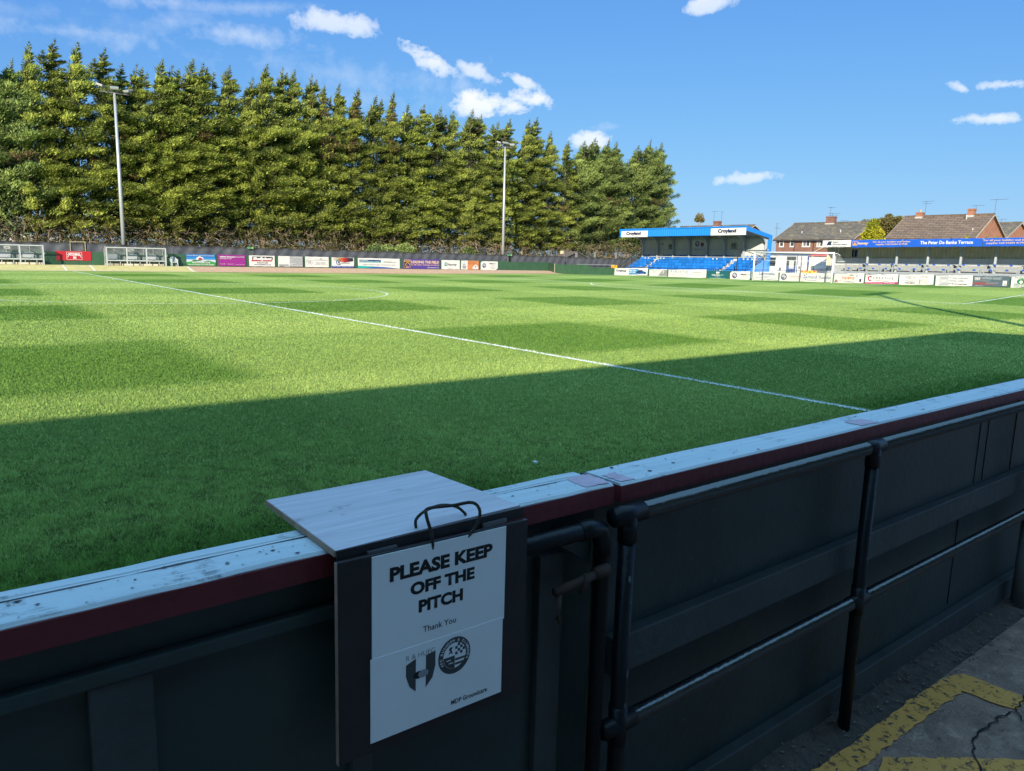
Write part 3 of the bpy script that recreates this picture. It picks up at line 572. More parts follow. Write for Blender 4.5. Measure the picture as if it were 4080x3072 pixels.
def round_crest(par, cu, cv, r, dd, dk, md, lt, word=True):
    disc(par, 'emblem', cu, cv, r, dk, dd, 40); disc(par, 'emblem', cu, cv, r*.70, lt, dd+.0006, 36)
    for i in range(4):
        for j in range(4):
            if (i+j) % 2 == 0:
                a, b = cu+r*.02+i*r*.155, cv+r*.02+j*r*.155
                if math.hypot(a+r*.08-cu, b+r*.08-cv) < r*.62: rect(par, 'emblem', a, b, a+r*.155, b+r*.155, dk, dd+.001)
    flat_poly(par, 'emblem', [(cu, cv), (cu-r*.69, cv)]+[(cu+r*.69*math.cos(R(t)), cv+r*.69*math.sin(R(t))) for t in range(190, 271, 16)], dk, dd+.001)
    for t in (-.18, -.42): flat_poly(par, 'emblem', [(cu+.02*r, cv+t*r), (cu+math.sqrt(.48-t*t)*r, cv+t*r), (cu+math.sqrt(.48-(t-.12)**2)*r, cv+(t-.12)*r), (cu+.02*r, cv+(t-.12)*r)], md, dd+.001)
    flat_poly(par, 'emblem', [(cu-.42*r, cv+.12*r), (cu-.25*r, cv+.2*r), (cu-.12*r, cv+.1*r), (cu-.2*r, cv+.35*r), (cu-.12*r, cv+.5*r), (cu-.3*r, cv+.52*r), (cu-.38*r, cv+.38*r), (cu-.28*r, cv+.3*r)], dk, dd+.001)
    for a0 in (205, 235): rect(par, 'emblem', cu+r*.45*math.cos(R(a0))-r*.12, cv+r*.45*math.sin(R(a0))-.02*r, cu+r*.45*math.cos(R(a0))+r*.16, cv+r*.45*math.sin(R(a0))+.03*r, lt, dd+.0015)
    if word:
        for k, ch in enumerate('AFC RUSHDEN & DIAMONDS'):
            if ch == ' ': continue
            me, a = text_mesh(ch, .02); lo, hi = a.min(0), a.max(0); s = r*.20
            th = R(205-k*10.9); ax = (a[:, 0]-(lo[0]+hi[0])/2)*s; az = (a[:, 1]-.35)*s
            c, si = math.cos(th-math.pi/2), math.sin(th-math.pi/2)
            x = cu+math.cos(th)*r*.845+ax*c-az*si; z = cv+math.sin(th)*r*.845+ax*si+az*c
            me.vertices.foreach_set('co', np.stack([x, np.full_like(x, -dd-.0012), z], -1).astype(np.float32).ravel()); link('lettering', me, lt, par)
round_crest(fb, cu, cv, .042, dd, INKG, INKG, PAPER)
text(fb, 'MDP Groundcare', 0.0250, -0.3960, 0.1220, -0.3850, INK, dd, .02)
for x in (-.17, .11): MB().box(x, x+.065, -.0035, .0035, -.014, -.004).build('hinge', M('dull_steel', (.20, .20, .21), .4, .2, 20, metal=.8), sg, (0, -.012, 0))
ROPE = M('black_gold_rope', (.03, .026, .02), .9, .2, 300, .8, 500, col2=(.22, .17, .08), thr=.55)
def arc(pts, n=24):
    P = [Vector(p) for p in pts]; out = []
    for i in range(len(P)-1):
        p0, p1, p2, p3 = P[max(i-1, 0)], P[i], P[i+1], P[min(i+2, len(P)-1)]
        for k in range(n//len(P)+2):
            t = k/(n//len(P)+2); out.append(.5*((2*p1)+(p2-p0)*t+(2*p0-5*p1+4*p2-p3)*t*t+(3*p1-p0-3*p2+p3)*t**3))
    return out+[P[-1]]
rp = MB().tube(arc([(-.025, -.02, -.035), (-.028, -.025, .0), (-.038, -.018, .045), (-.025, -.005, .055), (.04, .0, .048), (.085, -.008, .048), (.095, -.022, .03), (.082, -.026, .0), (.06, -.02, -.025)]), .0037, 10)
rp.build('rope_handle', ROPE, sg, None, True)
MB().tube(arc([(-.045, .012, .0115), (-.043, .014, .03), (-.015, .02, .042), (.03, .03, .042), (.07, .03, .03), (.088, .02, .0115)]), .0033, 10).build('rope_handle', ROPE, sg, None, True)
tag(MB().prism([(-5.25, .57), (-5.215, .56), (-5.205, .60), (-5.235, .61)], .012, .028, 'z').build('paper_scrap', M('white_scrap', (.6, .6, .62), .8)), 'tiny white scrap of litter lying on the shaded turf', 'litter')

# ================================================================== far touchline: hoarding, windbreak, banners
HG = M('green_hoarding_paint', (.026, .072, .038), .55, .2, 1.6, .08, 12, col2=(.045, .09, .055), thr=.66)
HGD = M('hoarding_edge', (.35, .30, .22), .8, .3, 8)
far = thing('touchline_hoarding', 'long dark green board hoarding along the far touchline below the conifer hedge', 'hoarding', (20, 69.05, .38))
xs = [-14]+[-11.5+2.55*i for i in range(26)]+[53.9]
for i in range(len(xs)-1):
    x0, x1 = xs[i]+.012, xs[i+1]-.006; top = 1.475+random.uniform(-.025, .03)-(.05 if x0 > 45 else 0); y = 69.05+random.uniform(-.012, .012)
    me = MB().prism([(x0, .36), (x1, .36), (x1, top+random.uniform(-.01, .01)), (x0, top)], y, y+.018, 'y').build('hoarding_panel', HG, far, (-20, -69.05, -.38))
mb = MB()
for x in xs: mb.box(x-.02, x+.02, 69.085, 69.15, .36, 1.42)
mb.build('back_posts', TIMB, far, (-20, -69.05, -.38))
cn = thing('corner_hoarding', 'dark green board hoarding turning the corner by the goal end, lower towards the blue stand', 'hoarding', (52, 62, .25))
def pan(x0, y0, x1, y1, a0, b0, a1, b1, base=None):
    n = Vector((y1-y0, x0-x1, 0)).normalized()*.018
    c = [(x0, y0, a0), (x1, y1, a1), (x1, y1, b1), (x0, y0, b0)]
    return MB().add(c+[(p[0]+n.x, p[1]+n.y, p[2]) for p in c], [(0, 1, 2, 3), (7, 6, 5, 4), (0, 4, 5, 1), (1, 5, 6, 2), (2, 6, 7, 3), (3, 7, 4, 0)]).build('hoarding_panel', HG, cn, (-52, -62, -.25))
pan(53.92, 69.05, 52.9, 67.3, .33, 1.42, .28, 1.36); pan(52.88, 67.27, 52.03, 65.65, .27, 1.36, .21, 1.31); pan(52.02, 65.58, 52.0, 63.1, .18, 1.3, .15, 1.25)
pan(52.0, 63.0, 52.0, 61.0, .12, 1.25, .18, 1.28); pan(52.0, 60.98, 52.0, 59.75, .18, 1.28, .24, 1.31)
MB().prism([(59.74, .24), (55.6, .24), (55.6, 1.05), (59.15, 1.02), (59.3, 1.06), (59.55, 1.25), (59.74, 1.31)], 52.0, 52.018, 'x').build('hoarding_panel', HG, cn, (-52, -62, -.25))
MB().box(51.99, 52.05, 65.58, 65.66, .12, 1.33).build('post', HGD, cn, (-52, -62, -.25))
MB().box(51.98, 52.06, 63.0, 63.1, .08, 1.27).build('post', HG, cn, (-52, -62, -.25))
eh = thing('goal_end_hoarding', 'dark green low hoarding carrying the row of banners behind the goal', 'hoarding', (52.05, 35, .3))
ys = [55.55-2.62*i for i in range(19)]
for i in range(18):
    y0, y1 = ys[i]-.006, ys[i+1]+.006; z0, z1 = float(zg(52, y0)), float(zg(52, y1))
    c = [(52.05, y0, z0-.08), (52.05, y1, z1-.08), (52.05, y1, z1+.76), (52.05, y0, z0+.76)]
    MB().add(c+[(p[0]+.02, p[1], p[2]) for p in c], [(0, 1, 2, 3), (7, 6, 5, 4), (0, 4, 5, 1), (1, 5, 6, 2), (2, 6, 7, 3), (3, 7, 4, 0)]).build('hoarding_panel', HG, eh, (-52.05, -35, -.3))

# black windbreak netting on posts behind the hoarding, with a gap for the little gate
WB = M('black_windbreak', (.060, .064, .074), .55, .25, 3, .5, 9, spec=.5)
wb = thing('windbreak_fence', 'black windbreak sheeting on posts between the green hoarding and the conifers', 'fence', (20, 69.8, .38))
def cloth(x0, x1, y0, y1, seed, zt=2.25, gapbot=.4):
    rs = random.Random(seed); ph = [rs.uniform(0, 6.3) for _ in range(8)]; n = max(4, int(abs(x1-x0)/.16)); yy = lambda u: y0+(y1-y0)*u
    def fn(u, v):
        x = x0+(x1-x0)*u; sag = .035*math.sin(x*.9+ph[0])+.025*math.sin(x*2.3+ph[1])+.012*math.sin(x*7+ph[2])
        z = gapbot+(zt+sag-gapbot)*v
        dy = .05*math.sin(x*2.1+z*.8+ph[3])*v+.03*math.sin(x*5.3-z*3.2+ph[4])+.014*math.sin(x*13+z*5+ph[5])*v
        if v > .93: dy -= .03
        return (x, yy(u)+dy-.06*(v > .93), z)
    return MB().grid(fn, n, 14)
for k, (a, b) in enumerate(((-16, -6), (-6, .74), (1.95, 9.0), (9.02, 16.4), (16.42, 25), (25.02, 33), (33.02, 41), (41.02, 47.8), (48.35, 57.5))):
    cloth(a, b, 69.8, 69.8, k).build('windbreak_sheet', WB, wb, (-20, -69.8, -.38), True)
for k, (a, ya, b, yb) in enumerate(((57.55, 69.8, 60.2, 69.6), (60.25, 69.6, 71, 69.8))): cloth(a, b, ya, yb, 40+k, 2.18).build('windbreak_sheet', WB, wb, (-20, -69.8, -.38), True)
for x in np.arange(-13, 57, 3.05): MB().box(x-.03, x+.03, 69.92, 69.98, .3, 2.36+random.uniform(-.05, .08)).build('post', M('grey_post', (.14, .135, .13), .8, .2, 8), wb, (-20, -69.8, -.38))
for x, h in ((59.58, 2.8), (63.0, 2.9), (67.1, 3.05)): MB().box(x-.16, x+.16, 69.9, 70.0, .3, h).build('tall_post', M('grey_board_post', (.17, .165, .165), .8, .2, 8), wb, (-20, -69.8, -.38))
MB().tube([(59.2, 69.3, 1.28), (66.3, 69.3, 1.28)], .03, 6).build('rail', M('galv', (.36, .37, .38), .45, .15, 8, metal=.3), wb, (-20, -69.8, -.38))
MB().box(48.05, 48.34, 69.78, 69.80, .4, 2.2).build('dark_gap', M('dark_gap', (.004, .004, .004), .9), wb, (-20, -69.8, -.38))
gt = thing('windbreak_gate', 'small black sheeted gate in a pale timber frame above the red board', 'gate', (1.33, 69.78, .38))
mb = MB()
for x in (.76, 1.88): mb.box(x-.03, x+.03, 69.70, 69.76, .38, 2.36)
mb.box(.7, 1.94, 69.69, 69.695, 2.30, 2.36).build('gate_frame', M('pale_timber', (.28, .24, .17), .8, .2, 6), gt, (-1.33, -69.78, -.38))
cloth(.82, 1.72, 69.76, 69.76, 77, 2.22).build('gate_sheet', WB, gt, (-1.33, -69.78, -.38), True)

FAR, END = 0.0, R(-90)
def banner(name, label, cat, h0, z0, w, h, els, plane='far', base=(245, 245, 238), z1=None, group=None, y=68.98, x=51.97, wave=.010):
    """cloth banner laced to the hoarding; els drawn in 0..1 across and up"""
    if plane == 'far': t = thing(name, label, cat, (h0, y, z0), FAR, group)
    else: t = thing(name, label, cat, (x, h0, z0), END, group)
    rise = (z1-z0) if z1 is not None else 0
    ph = [random.uniform(0, 6.3) for _ in range(4)]
    fn = lambda u, v: (u*w+.012*math.sin(v*3+ph[0]), .003-abs(wave*.6*math.sin(u*9+ph[1])*math.sin(v*5+ph[2])), v*h+rise*u+.008*math.sin(u*6.28*2.5+ph[3])*(v-.5)*2)
    sh = MB().grid(fn, 26, 8).build('banner_sheet', paint(*base), t, None, True)
    d = .012
    for i, e in enumerate(els):
        d += .0022
        k, a = e[0], e[1:]
        Z = lambda u, v: v*h+rise*u
        if k == 'r': flat_poly(t, 'colour_field', [(a[0]*w, Z(a[0], a[1])), (a[2]*w, Z(a[2], a[1])), (a[2]*w, Z(a[2], a[3])), (a[0]*w, Z(a[0], a[3]))], paint(*a[4]), d)
        elif k == 'p': flat_poly(t, 'emblem', [(p[0]*w, Z(p[0], p[1])) for p in a[0]], paint(*a[1]), d)
        elif k == 'o': disc(t, 'emblem', a[0]*w, Z(a[0], a[1]), a[2]*h, paint(*a[3]), d, 24, a[2]*h*(a[4] if len(a) > 4 else 1))
        elif k == 'g': ring(t, 'emblem', a[0]*w, Z(a[0], a[1]), a[2]*h, a[3]*h, paint(*a[4]), d, 28, *(a[5:7] if len(a) > 5 else (0, 360)))
        elif k == 't':
            o = text(t, a[0], a[1]*w, Z((a[1]+a[3])/2, a[2]), a[3]*w, Z((a[1]+a[3])/2, a[4]), paint(*a[5]), d, (a[6]+.014 if a[6] > 0 else a[6]+.006) if len(a) > 6 else .02, a[7] if len(a) > 7 else 0)
            if rise: o.rotation_euler = (0, 0, 0)
        elif k == 'c':
            round_crest(t, a[0]*w, Z(a[0], a[1]), a[2]*h, d, paint(38, 58, 120), paint(200, 50, 60), paint(238, 238, 240), False)
    return t
W = (246, 246, 240); NV = (40, 45, 95)
B = lambda *a, **k: banner(*a, **k)
gF = 'advertising banners along the far touchline'; gE = 'advertising banners behind the goal'
B('advert_banner', 'blue white and green caravan company banner, nearest the plastic chair', 'banner', 9.90, .45, 2.60, 1.06, [('r', 0, .55, 1, 1, (60, 150, 225)), ('r', 0, .72, 1, 1, (35, 125, 205)), ('r', 0, 0, 1, .3, (70, 165, 85)), ('p', [(0, .3), (.25, .42), (.5, .3)], (105, 180, 90)), ('p', [(.45, .3), (.75, .48), (1, .3)], (60, 150, 80)),
   ('o', .45, .66, .2, W, .8), ('o', .38, .60, .13, W), ('o', .53, .62, .13, W), ('p', [(.4, .52), (.55, .52), (.55, .63), (.47, .72), (.42, .68)], (180, 60, 90)), ('p', [(.2, .38), (.5, .47), (.5, .53), (.2, .5)], (60, 130, 60)), ('r', .2, .24, .8, .36, W), ('t', 'THE CARAVAN COMPANY', .22, .26, .78, .345, (50, 60, 60), .02), ('t', "Britain's Biggest Used Caravan Specialist", .04, .83, .96, .93, (235, 240, 245)), ('t', 'Main A6 Finedon Tel 01933 682585', .06, .05, .94, .16, (240, 245, 235), .015)], base=(215, 232, 240), group=gF)
B('advert_banner', 'magenta purple solicitors banner on the green hoarding', 'banner', 12.76, .47, 2.55, 1.04, [('t', 'wilson browne', .05, .76, .60, .90, W, .03), ('t', 'SOLICITORS', .61, .775, .96, .875, W, .0), ('t', 'All the help you need', .05, .60, .48, .71, W, .005), ('t', '01933 410000', .05, .15, .25, .20, W), ('t', 'wilsonbrowne.co.uk', .32, .15, .55, .20, W), ('t', 'Northampton  Kettering  Rushden', .62, .11, .97, .16, W)], base=(165, 45, 150), group=gF)
B('advert_banner', 'white plant hire banner with a black and red slanted name panel', 'banner', 15.67, .47, 2.53, 1.04, [('p', [(.12, .70), (.93, .70), (.90, .90), (.12, .90)], (30, 30, 35)), ('p', [(.08, .47), (.88, .47), (.91, .70), (.12, .70)], (190, 35, 45)), ('t', 'Shellplant', .14, .50, .88, .86, (250, 250, 250), .05, .2), ('t', '01604 811389', .29, .28, .72, .38, (40, 40, 50), .02), ('t', 'www.shellplant.co.uk', .17, .10, .85, .22, (50, 60, 120), .015)], group=gF)
B('advert_banner', 'white and grey banner, sheet half blank, right of the red and black one', 'banner', 18.54, .48, 2.53, 1.03, [('p', [(.46, .0), (1, .0), (1, 1), (.46, 1)], (180, 182, 184)), ('p', [(.03, .05), (.45, .05), (.40, .22), (.03, .22)], (172, 174, 176)), ('t', 'Window Systems', .60, .84, .97, .93, W), ('t', 'Doors', .47, .61, .60, .69, W), ('g', .52, .25, .12, .09, W), ('t', 'Rushden', .56, .28, .72, .36, W), ('t', 'Conservatories', .56, .09, .97, .16, W), ('r', .03, .04, .2, .07, (120, 120, 125))], group=gF)
B('advert_banner', 'white banner with thin black ring emblem and small grey text', 'banner', 21.33, .47, 2.54, 1.04, [('g', .19, .52, .34, .325, (90, 90, 95)), ('t', 'events', .09, .56, .28, .64, (110, 110, 115)), ('t', 'staff', .10, .44, .24, .51, (110, 110, 115)), ('t', 'security', .12, .32, .27, .39, (110, 110, 115)), ('t', 'PBS', .62, .76, .71, .85, (120, 120, 125)), ('t', 'Event Staff and Management', .38, .64, .95, .73, (120, 120, 125)), ('t', 'SIA door supervisors', .42, .42, .90, .49, (140, 140, 145)), ('t', 'Stewards  Security', .46, .32, .85, .39, (140, 140, 145)), ('t', 'Tel 07700 000000  info@events.co.uk', .38, .22, .95, .28, (150, 150, 155))], group=gF)
B('advert_banner', 'white banner with a fan of colour swatches and blue foot strip', 'banner', 24.19, .45, 2.54, 1.04, [('p', [(.05+.09*i, .98), (.14+.09*i, .98), (.19+.085*i, .55+.03*abs(i-5)), (.11+.085*i, .50+.03*abs(i-5))], c) for i, c in enumerate(((225, 205, 190), (190, 200, 165), (215, 185, 130), (205, 130, 60), (215, 95, 40), (200, 40, 45), (160, 40, 50), (105, 40, 50), (60, 40, 60), (50, 45, 55)))] + [('g', .31, .53, .28, .22, (40, 75, 150), 30, 330), ('t', 'G', .27, .40, .35, .68, (40, 75, 150), .03), ('t', 'Tucknell & Co LTD', .40, .40, .80, .52, (90, 100, 150)), ('r', 0, 0, 1, .16, (40, 80, 170)), ('t', '01933 400000    sales@tucknell.co.uk', .05, .05, .95, .12, W)], group=gF)
B('advert_banner', 'wide white banner with teal and navy heading and teal wave at its foot', 'banner', 27.18, .42, 5.05, 1.07, [('r', .035, .58, .54, .84, (20, 150, 165)), ('r', .035, .72, .54, .84, (30, 60, 130)), ('t', 'COMMERCE', .045, .74, .24, .82, W, .02), ('t', 'Business - Communications - Networks', .045, .62, .5, .69, W), ('p', [(.42, .78), (.45, .82), (.48, .76), (.52, .83), (.54, .74)], (90, 110, 190)), ('t', 'www.commerce.co.uk', .60, .58, .90, .66, (90, 90, 95)), ('t', 'hello@commerce.co.uk', .60, .69, .80, .75, (130, 130, 135)), ('t', 'Telephone  Broadband  IT Support  Communications for companies', .11, .30, .90, .40, (130, 135, 140)), ('p', [(0, 0), (.98, 0), (.6, .12), (.3, .2), (0, .23)], (40, 190, 180)), ('p', [(.15, 0), (.98, 0), (.62, .14), (.38, .17)], (50, 110, 190))], group=gF)
B('advert_banner', 'violet drainage banner with yellow and white lettering and a ring emblem', 'banner', 32.62, .44, 4.86, 1.04, [('r', .03, .10, .20, .93, (235, 190, 110)), ('r', .037, .13, .193, .72, (40, 25, 45)), ('t', 'MARSH', .045, .76, .185, .88, (60, 30, 50), .03), ('g', .125, .40, .27, .20, (240, 190, 70)), ('g', .14, .36, .17, .11, (140, 100, 200)), ('t', 'LEADING THE FIELD', .22, .56, .97, .86, (240, 205, 165), .035), ('t', 'in off-mains drainage products', .22, .30, .97, .50, (235, 190, 165), .012), ('t', 'marshindustries.co.uk', .65, .08, .97, .18, (240, 235, 240), .01)], base=(92, 72, 165), group=gF)
B('advert_banner', 'white banner with turquoise drop emblem and grey word', 'banner', 37.68, .42, 2.53, 1.04, [('g', .25, .56, .20, .10, (30, 150, 150)), ('p', [(.17, .35), (.22, .35), (.22, .58), (.17, .6)], (30, 150, 150)), ('t', 'Payority', .35, .34, .83, .64, (85, 95, 105), .01, .15), ('t', 'www.payority.co.uk', .36, .08, .64, .14, (60, 60, 65))], group=gF)
B('advert_banner', 'orange and white banner with a cup drawing and a white cloud', 'banner', 40.40, .42, 2.53, 1.03, [('r', .36, 0, 1, 1, (228, 150, 95)), ('p', [(.06, .55), (.26, .55), (.24, .9), (.07, .9)], (225, 228, 230)), ('g', .17, .45, .16, .11, (120, 125, 130)), ('p', [(.1, .1), (.25, .1), (.3, .35), (.22, .42), (.05, .38)], (170, 172, 175)), ('o', .82, .3, .27, (248, 240, 235)), ('o', .70, .2, .16, (248, 240, 235)), ('o', .92, .2, .16, (248, 240, 235)), ('o', .82, .33, .10, (205, 130, 80)), ('t', 'Friendly cafe open every day', .40, .84, .95, .91, (190, 105, 60)), ('t', 'Breakfasts and hot drinks', .40, .72, .80, .79, (190, 105, 60)), ('t', 'Call in and see us', .40, .60, .88, .67, (190, 105, 60))], group=gF)
B('advert_banner', 'white sportswear banner with round club crest, at the foot of the second floodlight', 'banner', 43.22, .40, 2.55, 1.02, [('p', [(0, 1), (.07, 1), (0, .85)], (60, 65, 110)), ('p', [(1, 0), (.88, 0), (1, .18)], (60, 65, 110)), ('c', .20, .50, .26), ('t', 'macron', .50, .68, .72, .80, (60, 60, 70), .025), ('t', 'store', .73, .68, .88, .79, (150, 150, 155)), ('t', 'Sports clothing', .58, .45, .84, .53, (120, 120, 130)), ('t', 'Kettering  Wellingborough', .52, .26, .86, .33, (150, 150, 160)), ('t', '01536 000000', .6, .13, .8, .19, (150, 150, 160))], group=gF)
def EB(label, y0, y1, za, zb, h, els, **k): return banner('advert_banner', label, 'banner', y0, za, y0-y1, h, els, plane='end', z1=zb, group=gE, **k)
EB('white car firm banner with a blue oval and pictured blue cars, leftmost behind the goal', 55.37, 50.46, .22, .38, .80, [('t', 'Croyland', .05, .45, .36, .80, NV, .05), ('t', 'car megastore', .20, .30, .36, .36, (120, 125, 150)), ('o', .54, .50, .40, (70, 150, 205), .95), ('o', .70, .5, .30, (70, 150, 205), 1), ('r', .45, .14, .74, .86, (70, 150, 205)), ('t', 'MORE THAN', .44, .56, .66, .78, (235, 245, 250), .02), ('t', 'JUST CARS', .46, .28, .65, .50, (235, 245, 250), .02), ('p', [(.66, .35), (.68, .52), (.72, .55), (.75, .72), (.84, .72), (.88, .52), (.95, .48), (.96, .35)], (40, 55, 85)), ('p', [(.73, .22), (.75, .42), (.79, .45), (.82, .58), (.90, .55), (.94, .40), (.97, .36), (.97, .24)], (35, 85, 170)), ('o', .78, .24, .08, (25, 28, 35)), ('o', .92, .25, .08, (25, 28, 35))])
EB('white and grey banner with a dark slanted corner panel', 50.22, 47.74, .24, .32, .79, [('p', [(.52, .18), (.72, .9), (1, .9), (1, .18)], (150, 155, 155)), ('p', [(.52, .18), (.64, .6), (.8, .95), (.74, .95)], (235, 235, 230)), ('p', [(.72, .45), (.8, .85), (.84, .8), (.8, .45)], (225, 228, 225)), ('t', 'Garden machinery', .18, .80, .46, .87, (170, 170, 170)), ('t', 'Servicing and repairs', .18, .66, .50, .73, (175, 175, 175)), ('t', 'Hire', .18, .52, .40, .58, (175, 175, 175)), ('r', 0, 0, 1, .16, (170, 172, 172)), ('t', 'Rushden     Wellingborough     Kettering', .06, .05, .95, .12, (235, 235, 235)), ('r', .68, .52, .84, .58, (190, 175, 110))], base=(232, 233, 226))
EB('long white labelling firm banner with widely spaced grey capitals', 47.60, 42.77, .24, .40, .82, [('t', 'P I R O T O', .06, .55, .53, .90, (95, 100, 110), -.008), ('t', 'L A B E L L I N G   L I M I T E D', .06, .30, .53, .42, (110, 112, 120), .005), ('t', 'The label makers you can rely on', .06, .13, .46, .20, (150, 150, 155)), ('t', 'Tel: 01604 646600', .63, .56, .88, .68, (140, 142, 150)), ('t', 'www.piroto-labelling.com', .58, .28, .92, .40, (130, 132, 140))])
EB('dark teal banner with a white leaf emblem', 42.61, 40.14, .28, .36, .81, [('p', [(.44, .65), (.5, .68), (.56, .65), (.58, .8), (.54, .92), (.5, .82), (.45, .95), (.41, .8)], (240, 245, 240)), ('t', 'CHILTERN', .21, .40, .60, .57, (235, 245, 240), .03), ('t', 'OAK', .61, .40, .79, .57, (170, 205, 200), .0), ('t', 'FURNITURE STORE', .37, .22, .63, .29, (220, 235, 230)), ('t', 'www.chilternoakfurniture.co.uk', .12, .07, .88, .15, (200, 225, 220))], base=(30, 105, 110))
EB('white sportswear banner with round club crest, left of the goalpost', 39.95, 37.54, .30, .38, .80, [('p', [(0, 1), (.07, 1), (0, .8)], (60, 65, 110)), ('p', [(1, 0), (.88, 0), (1, .2)], (60, 65, 110)), ('c', .22, .52, .34), ('t', 'macron', .49, .55, .74, .72, (60, 60, 70), .03), ('t', 'store', .75, .56, .93, .70, (175, 175, 180)), ('t', 'Sports clothing', .60, .38, .84, .46, (100, 100, 110)), ('t', 'Kettering  Wellingborough', .52, .20, .90, .27, (160, 160, 170))])
EB('white adhesive tape makers banner with large blue name behind the goal net', 37.28, 34.76, .35, .44, .79, [('t', 'Latrovelta', .20, .62, .86, .94, (85, 125, 175), .012), ('t', 'www.larrone.co.uk', .32, .44, .66, .53, (130, 150, 180)), ('t', 'Manufacturers of Specialist Adhesive Tapes', .06, .25, .94, .36, (120, 145, 185), .005), ('t', 'Tel: +44 933 410000   sales@larrone.co.uk', .06, .07, .90, .18, (100, 125, 170), .005)])
EB('white supporters banner with large round club crest behind the goal net', 34.62, 32.30, .36, .45, .77, [('c', .19, .54, .38), ('t', 'AFC Rushden & Diamonds', .40, .52, .94, .64, (205, 130, 135), .01), ('t', 'are proud to support', .46, .33, .86, .43, (210, 140, 145), .008)])
EB('white mental health charity banner with handwritten blue name, beside the right goalpost', 32.28, 29.54, .38, .48, .78, [('o', .05, .78, .09, (70, 95, 160)), ('o', .12, .86, .06, (70, 95, 160)), ('o', .04, .5, .08, (70, 95, 160)), ('o', .11, .55, .09, (70, 95, 160)), ('o', .09, .3, .06, (70, 95, 160)), ('t', 'mind', .16, .40, .48, .78, (60, 85, 150), -.005, .1), ('r', .525, .1, .532, .9, (90, 110, 160)), ('t', 'Rushden', .57, .36, .96, .70, (70, 95, 150), -.01), ('t', 'for better mental health', .14, .18, .48, .27, (120, 140, 180))])
EB('white banner with fat red and yellow word, right of the goal', 29.41, 26.81, .41, .52, .80, [('t', 'FuelSell', .285, .36, .69, .68, (205, 60, 45), .085), ('t', 'FuelSell', .30, .39, .675, .65, (250, 215, 190), .02), ('p', [(.48, .4), (.5, .4), (.51, .64), (.49, .64)], (245, 170, 50)), ('r', .52, .79, .66, .88, (120, 85, 40)), ('t', 'Proud to be supporting the', .2, .80, .5, .87, (150, 120, 120)), ('o', .77, .78, .11, (70, 90, 140)), ('o', .77, .78, .07, W), ('p', [(.02, .12), (.15, .12), (.13, .3), (.08, .42), (.05, .3)], (165, 80, 45)), ('p', [(.87, .12), (.92, .12), (.93, .42), (.86, .42)], (60, 45, 55)), ('t', 'Retailers of coal, logs and gas bottles', .18, .22, .80, .28, (175, 110, 110)), ('t', 'www.fuelsell.co.uk', .34, .10, .70, .18, (80, 80, 100), .02)])
EB('white design firm banner with crimson splash emblem and pink foot strip', 26.70, 24.05, .45, .56, .77, [('g', .16, .58, .26, .15, (190, 35, 90), 40, 320), ('o', .09, .75, .06, (190, 35, 90)), ('o', .17, .88, .035, (190, 35, 90)), ('o', .12, .95, .03, (190, 35, 90)), ('o', .07, .9, .03, (190, 35, 90)), ('t', 'C R E A T I V E', .25, .48, .87, .72, (95, 90, 105), -.004), ('t', 'DESIGNS & DISPLAYS', .35, .28, .74, .36, (140, 135, 150)), ('r', 0, 0, 1, .19, (200, 45, 125)), ('t', 'For All Things Signage And Display', .03, .06, .56, .13, (245, 215, 230), .012), ('t', '01933 356391', .60, .05, .93, .15, (250, 225, 235), .03)])
EB('white car parts banner with pale outlined logo and dark phone number', 23.94, 21.34, .50, .61, .79, [('p', [(.17, .88), (.34, .88), (.34, .62), (.24, .6), (.25, .72), (.17, .72)], (205, 208, 208)), ('t', 'Autoparts', .29, .68, .54, .84, (190, 192, 195), .01, .2), ('t', 'your local motor factors', .28, .57, .52, .63, (150, 150, 155)), ('t', 'sales@rushdenautoparts.co.uk', .18, .40, .50, .46, (160, 160, 165)), ('t', 'www.autoparts.co.uk', .18, .30, .50, .37, (150, 150, 155)), ('t', '01933 358919', .18, .12, .48, .25, (95, 95, 105), .03), ('t', 'FREE DELIVERY', .62, .82, .82, .88, (180, 160, 160)), ('t', 'Batteries Available', .60, .70, .86, .76, (180, 165, 165))] + [('r', .59, .48-.12*i, .64, .55-.12*i, c) for i, c in enumerate(((200, 200, 200), (150, 150, 155), (190, 120, 110), (200, 190, 180)))] + [('t', t, .67, .49-.12*i, .86, .54-.12*i, (185, 185, 185)) for i, t in enumerate(('Exhausts', 'Brakes', 'Oils', 'Tools'))])
EB('white scaffolding banner with a grey square emblem', 21.20, 18.60, .52, .63, .79, [('r', .10, .08, .38, .92, (212, 213, 213)), ('p', [(.10, .92), (.38, .92), (.30, .62), (.19, .62)], (195, 196, 198)), ('p', [(.10, .08), (.38, .08), (.30, .36), (.19, .36)], (190, 192, 195)), ('p', [(.19, .36), (.30, .36), (.30, .62), (.19, .62)], (232, 232, 230)), ('p', [(.10, .08), (.19, .36), (.14, .5)], (222, 222, 222)), ('t', 'Prestige Scaffolding', .40, .67, .88, .83, (185, 187, 195), .012), ('t', 'Rushden 413531', .40, .43, .78, .57, (165, 167, 180), .008), ('t', 'For All Your Access Needs', .38, .14, .87, .26, (110, 112, 120), .02)])
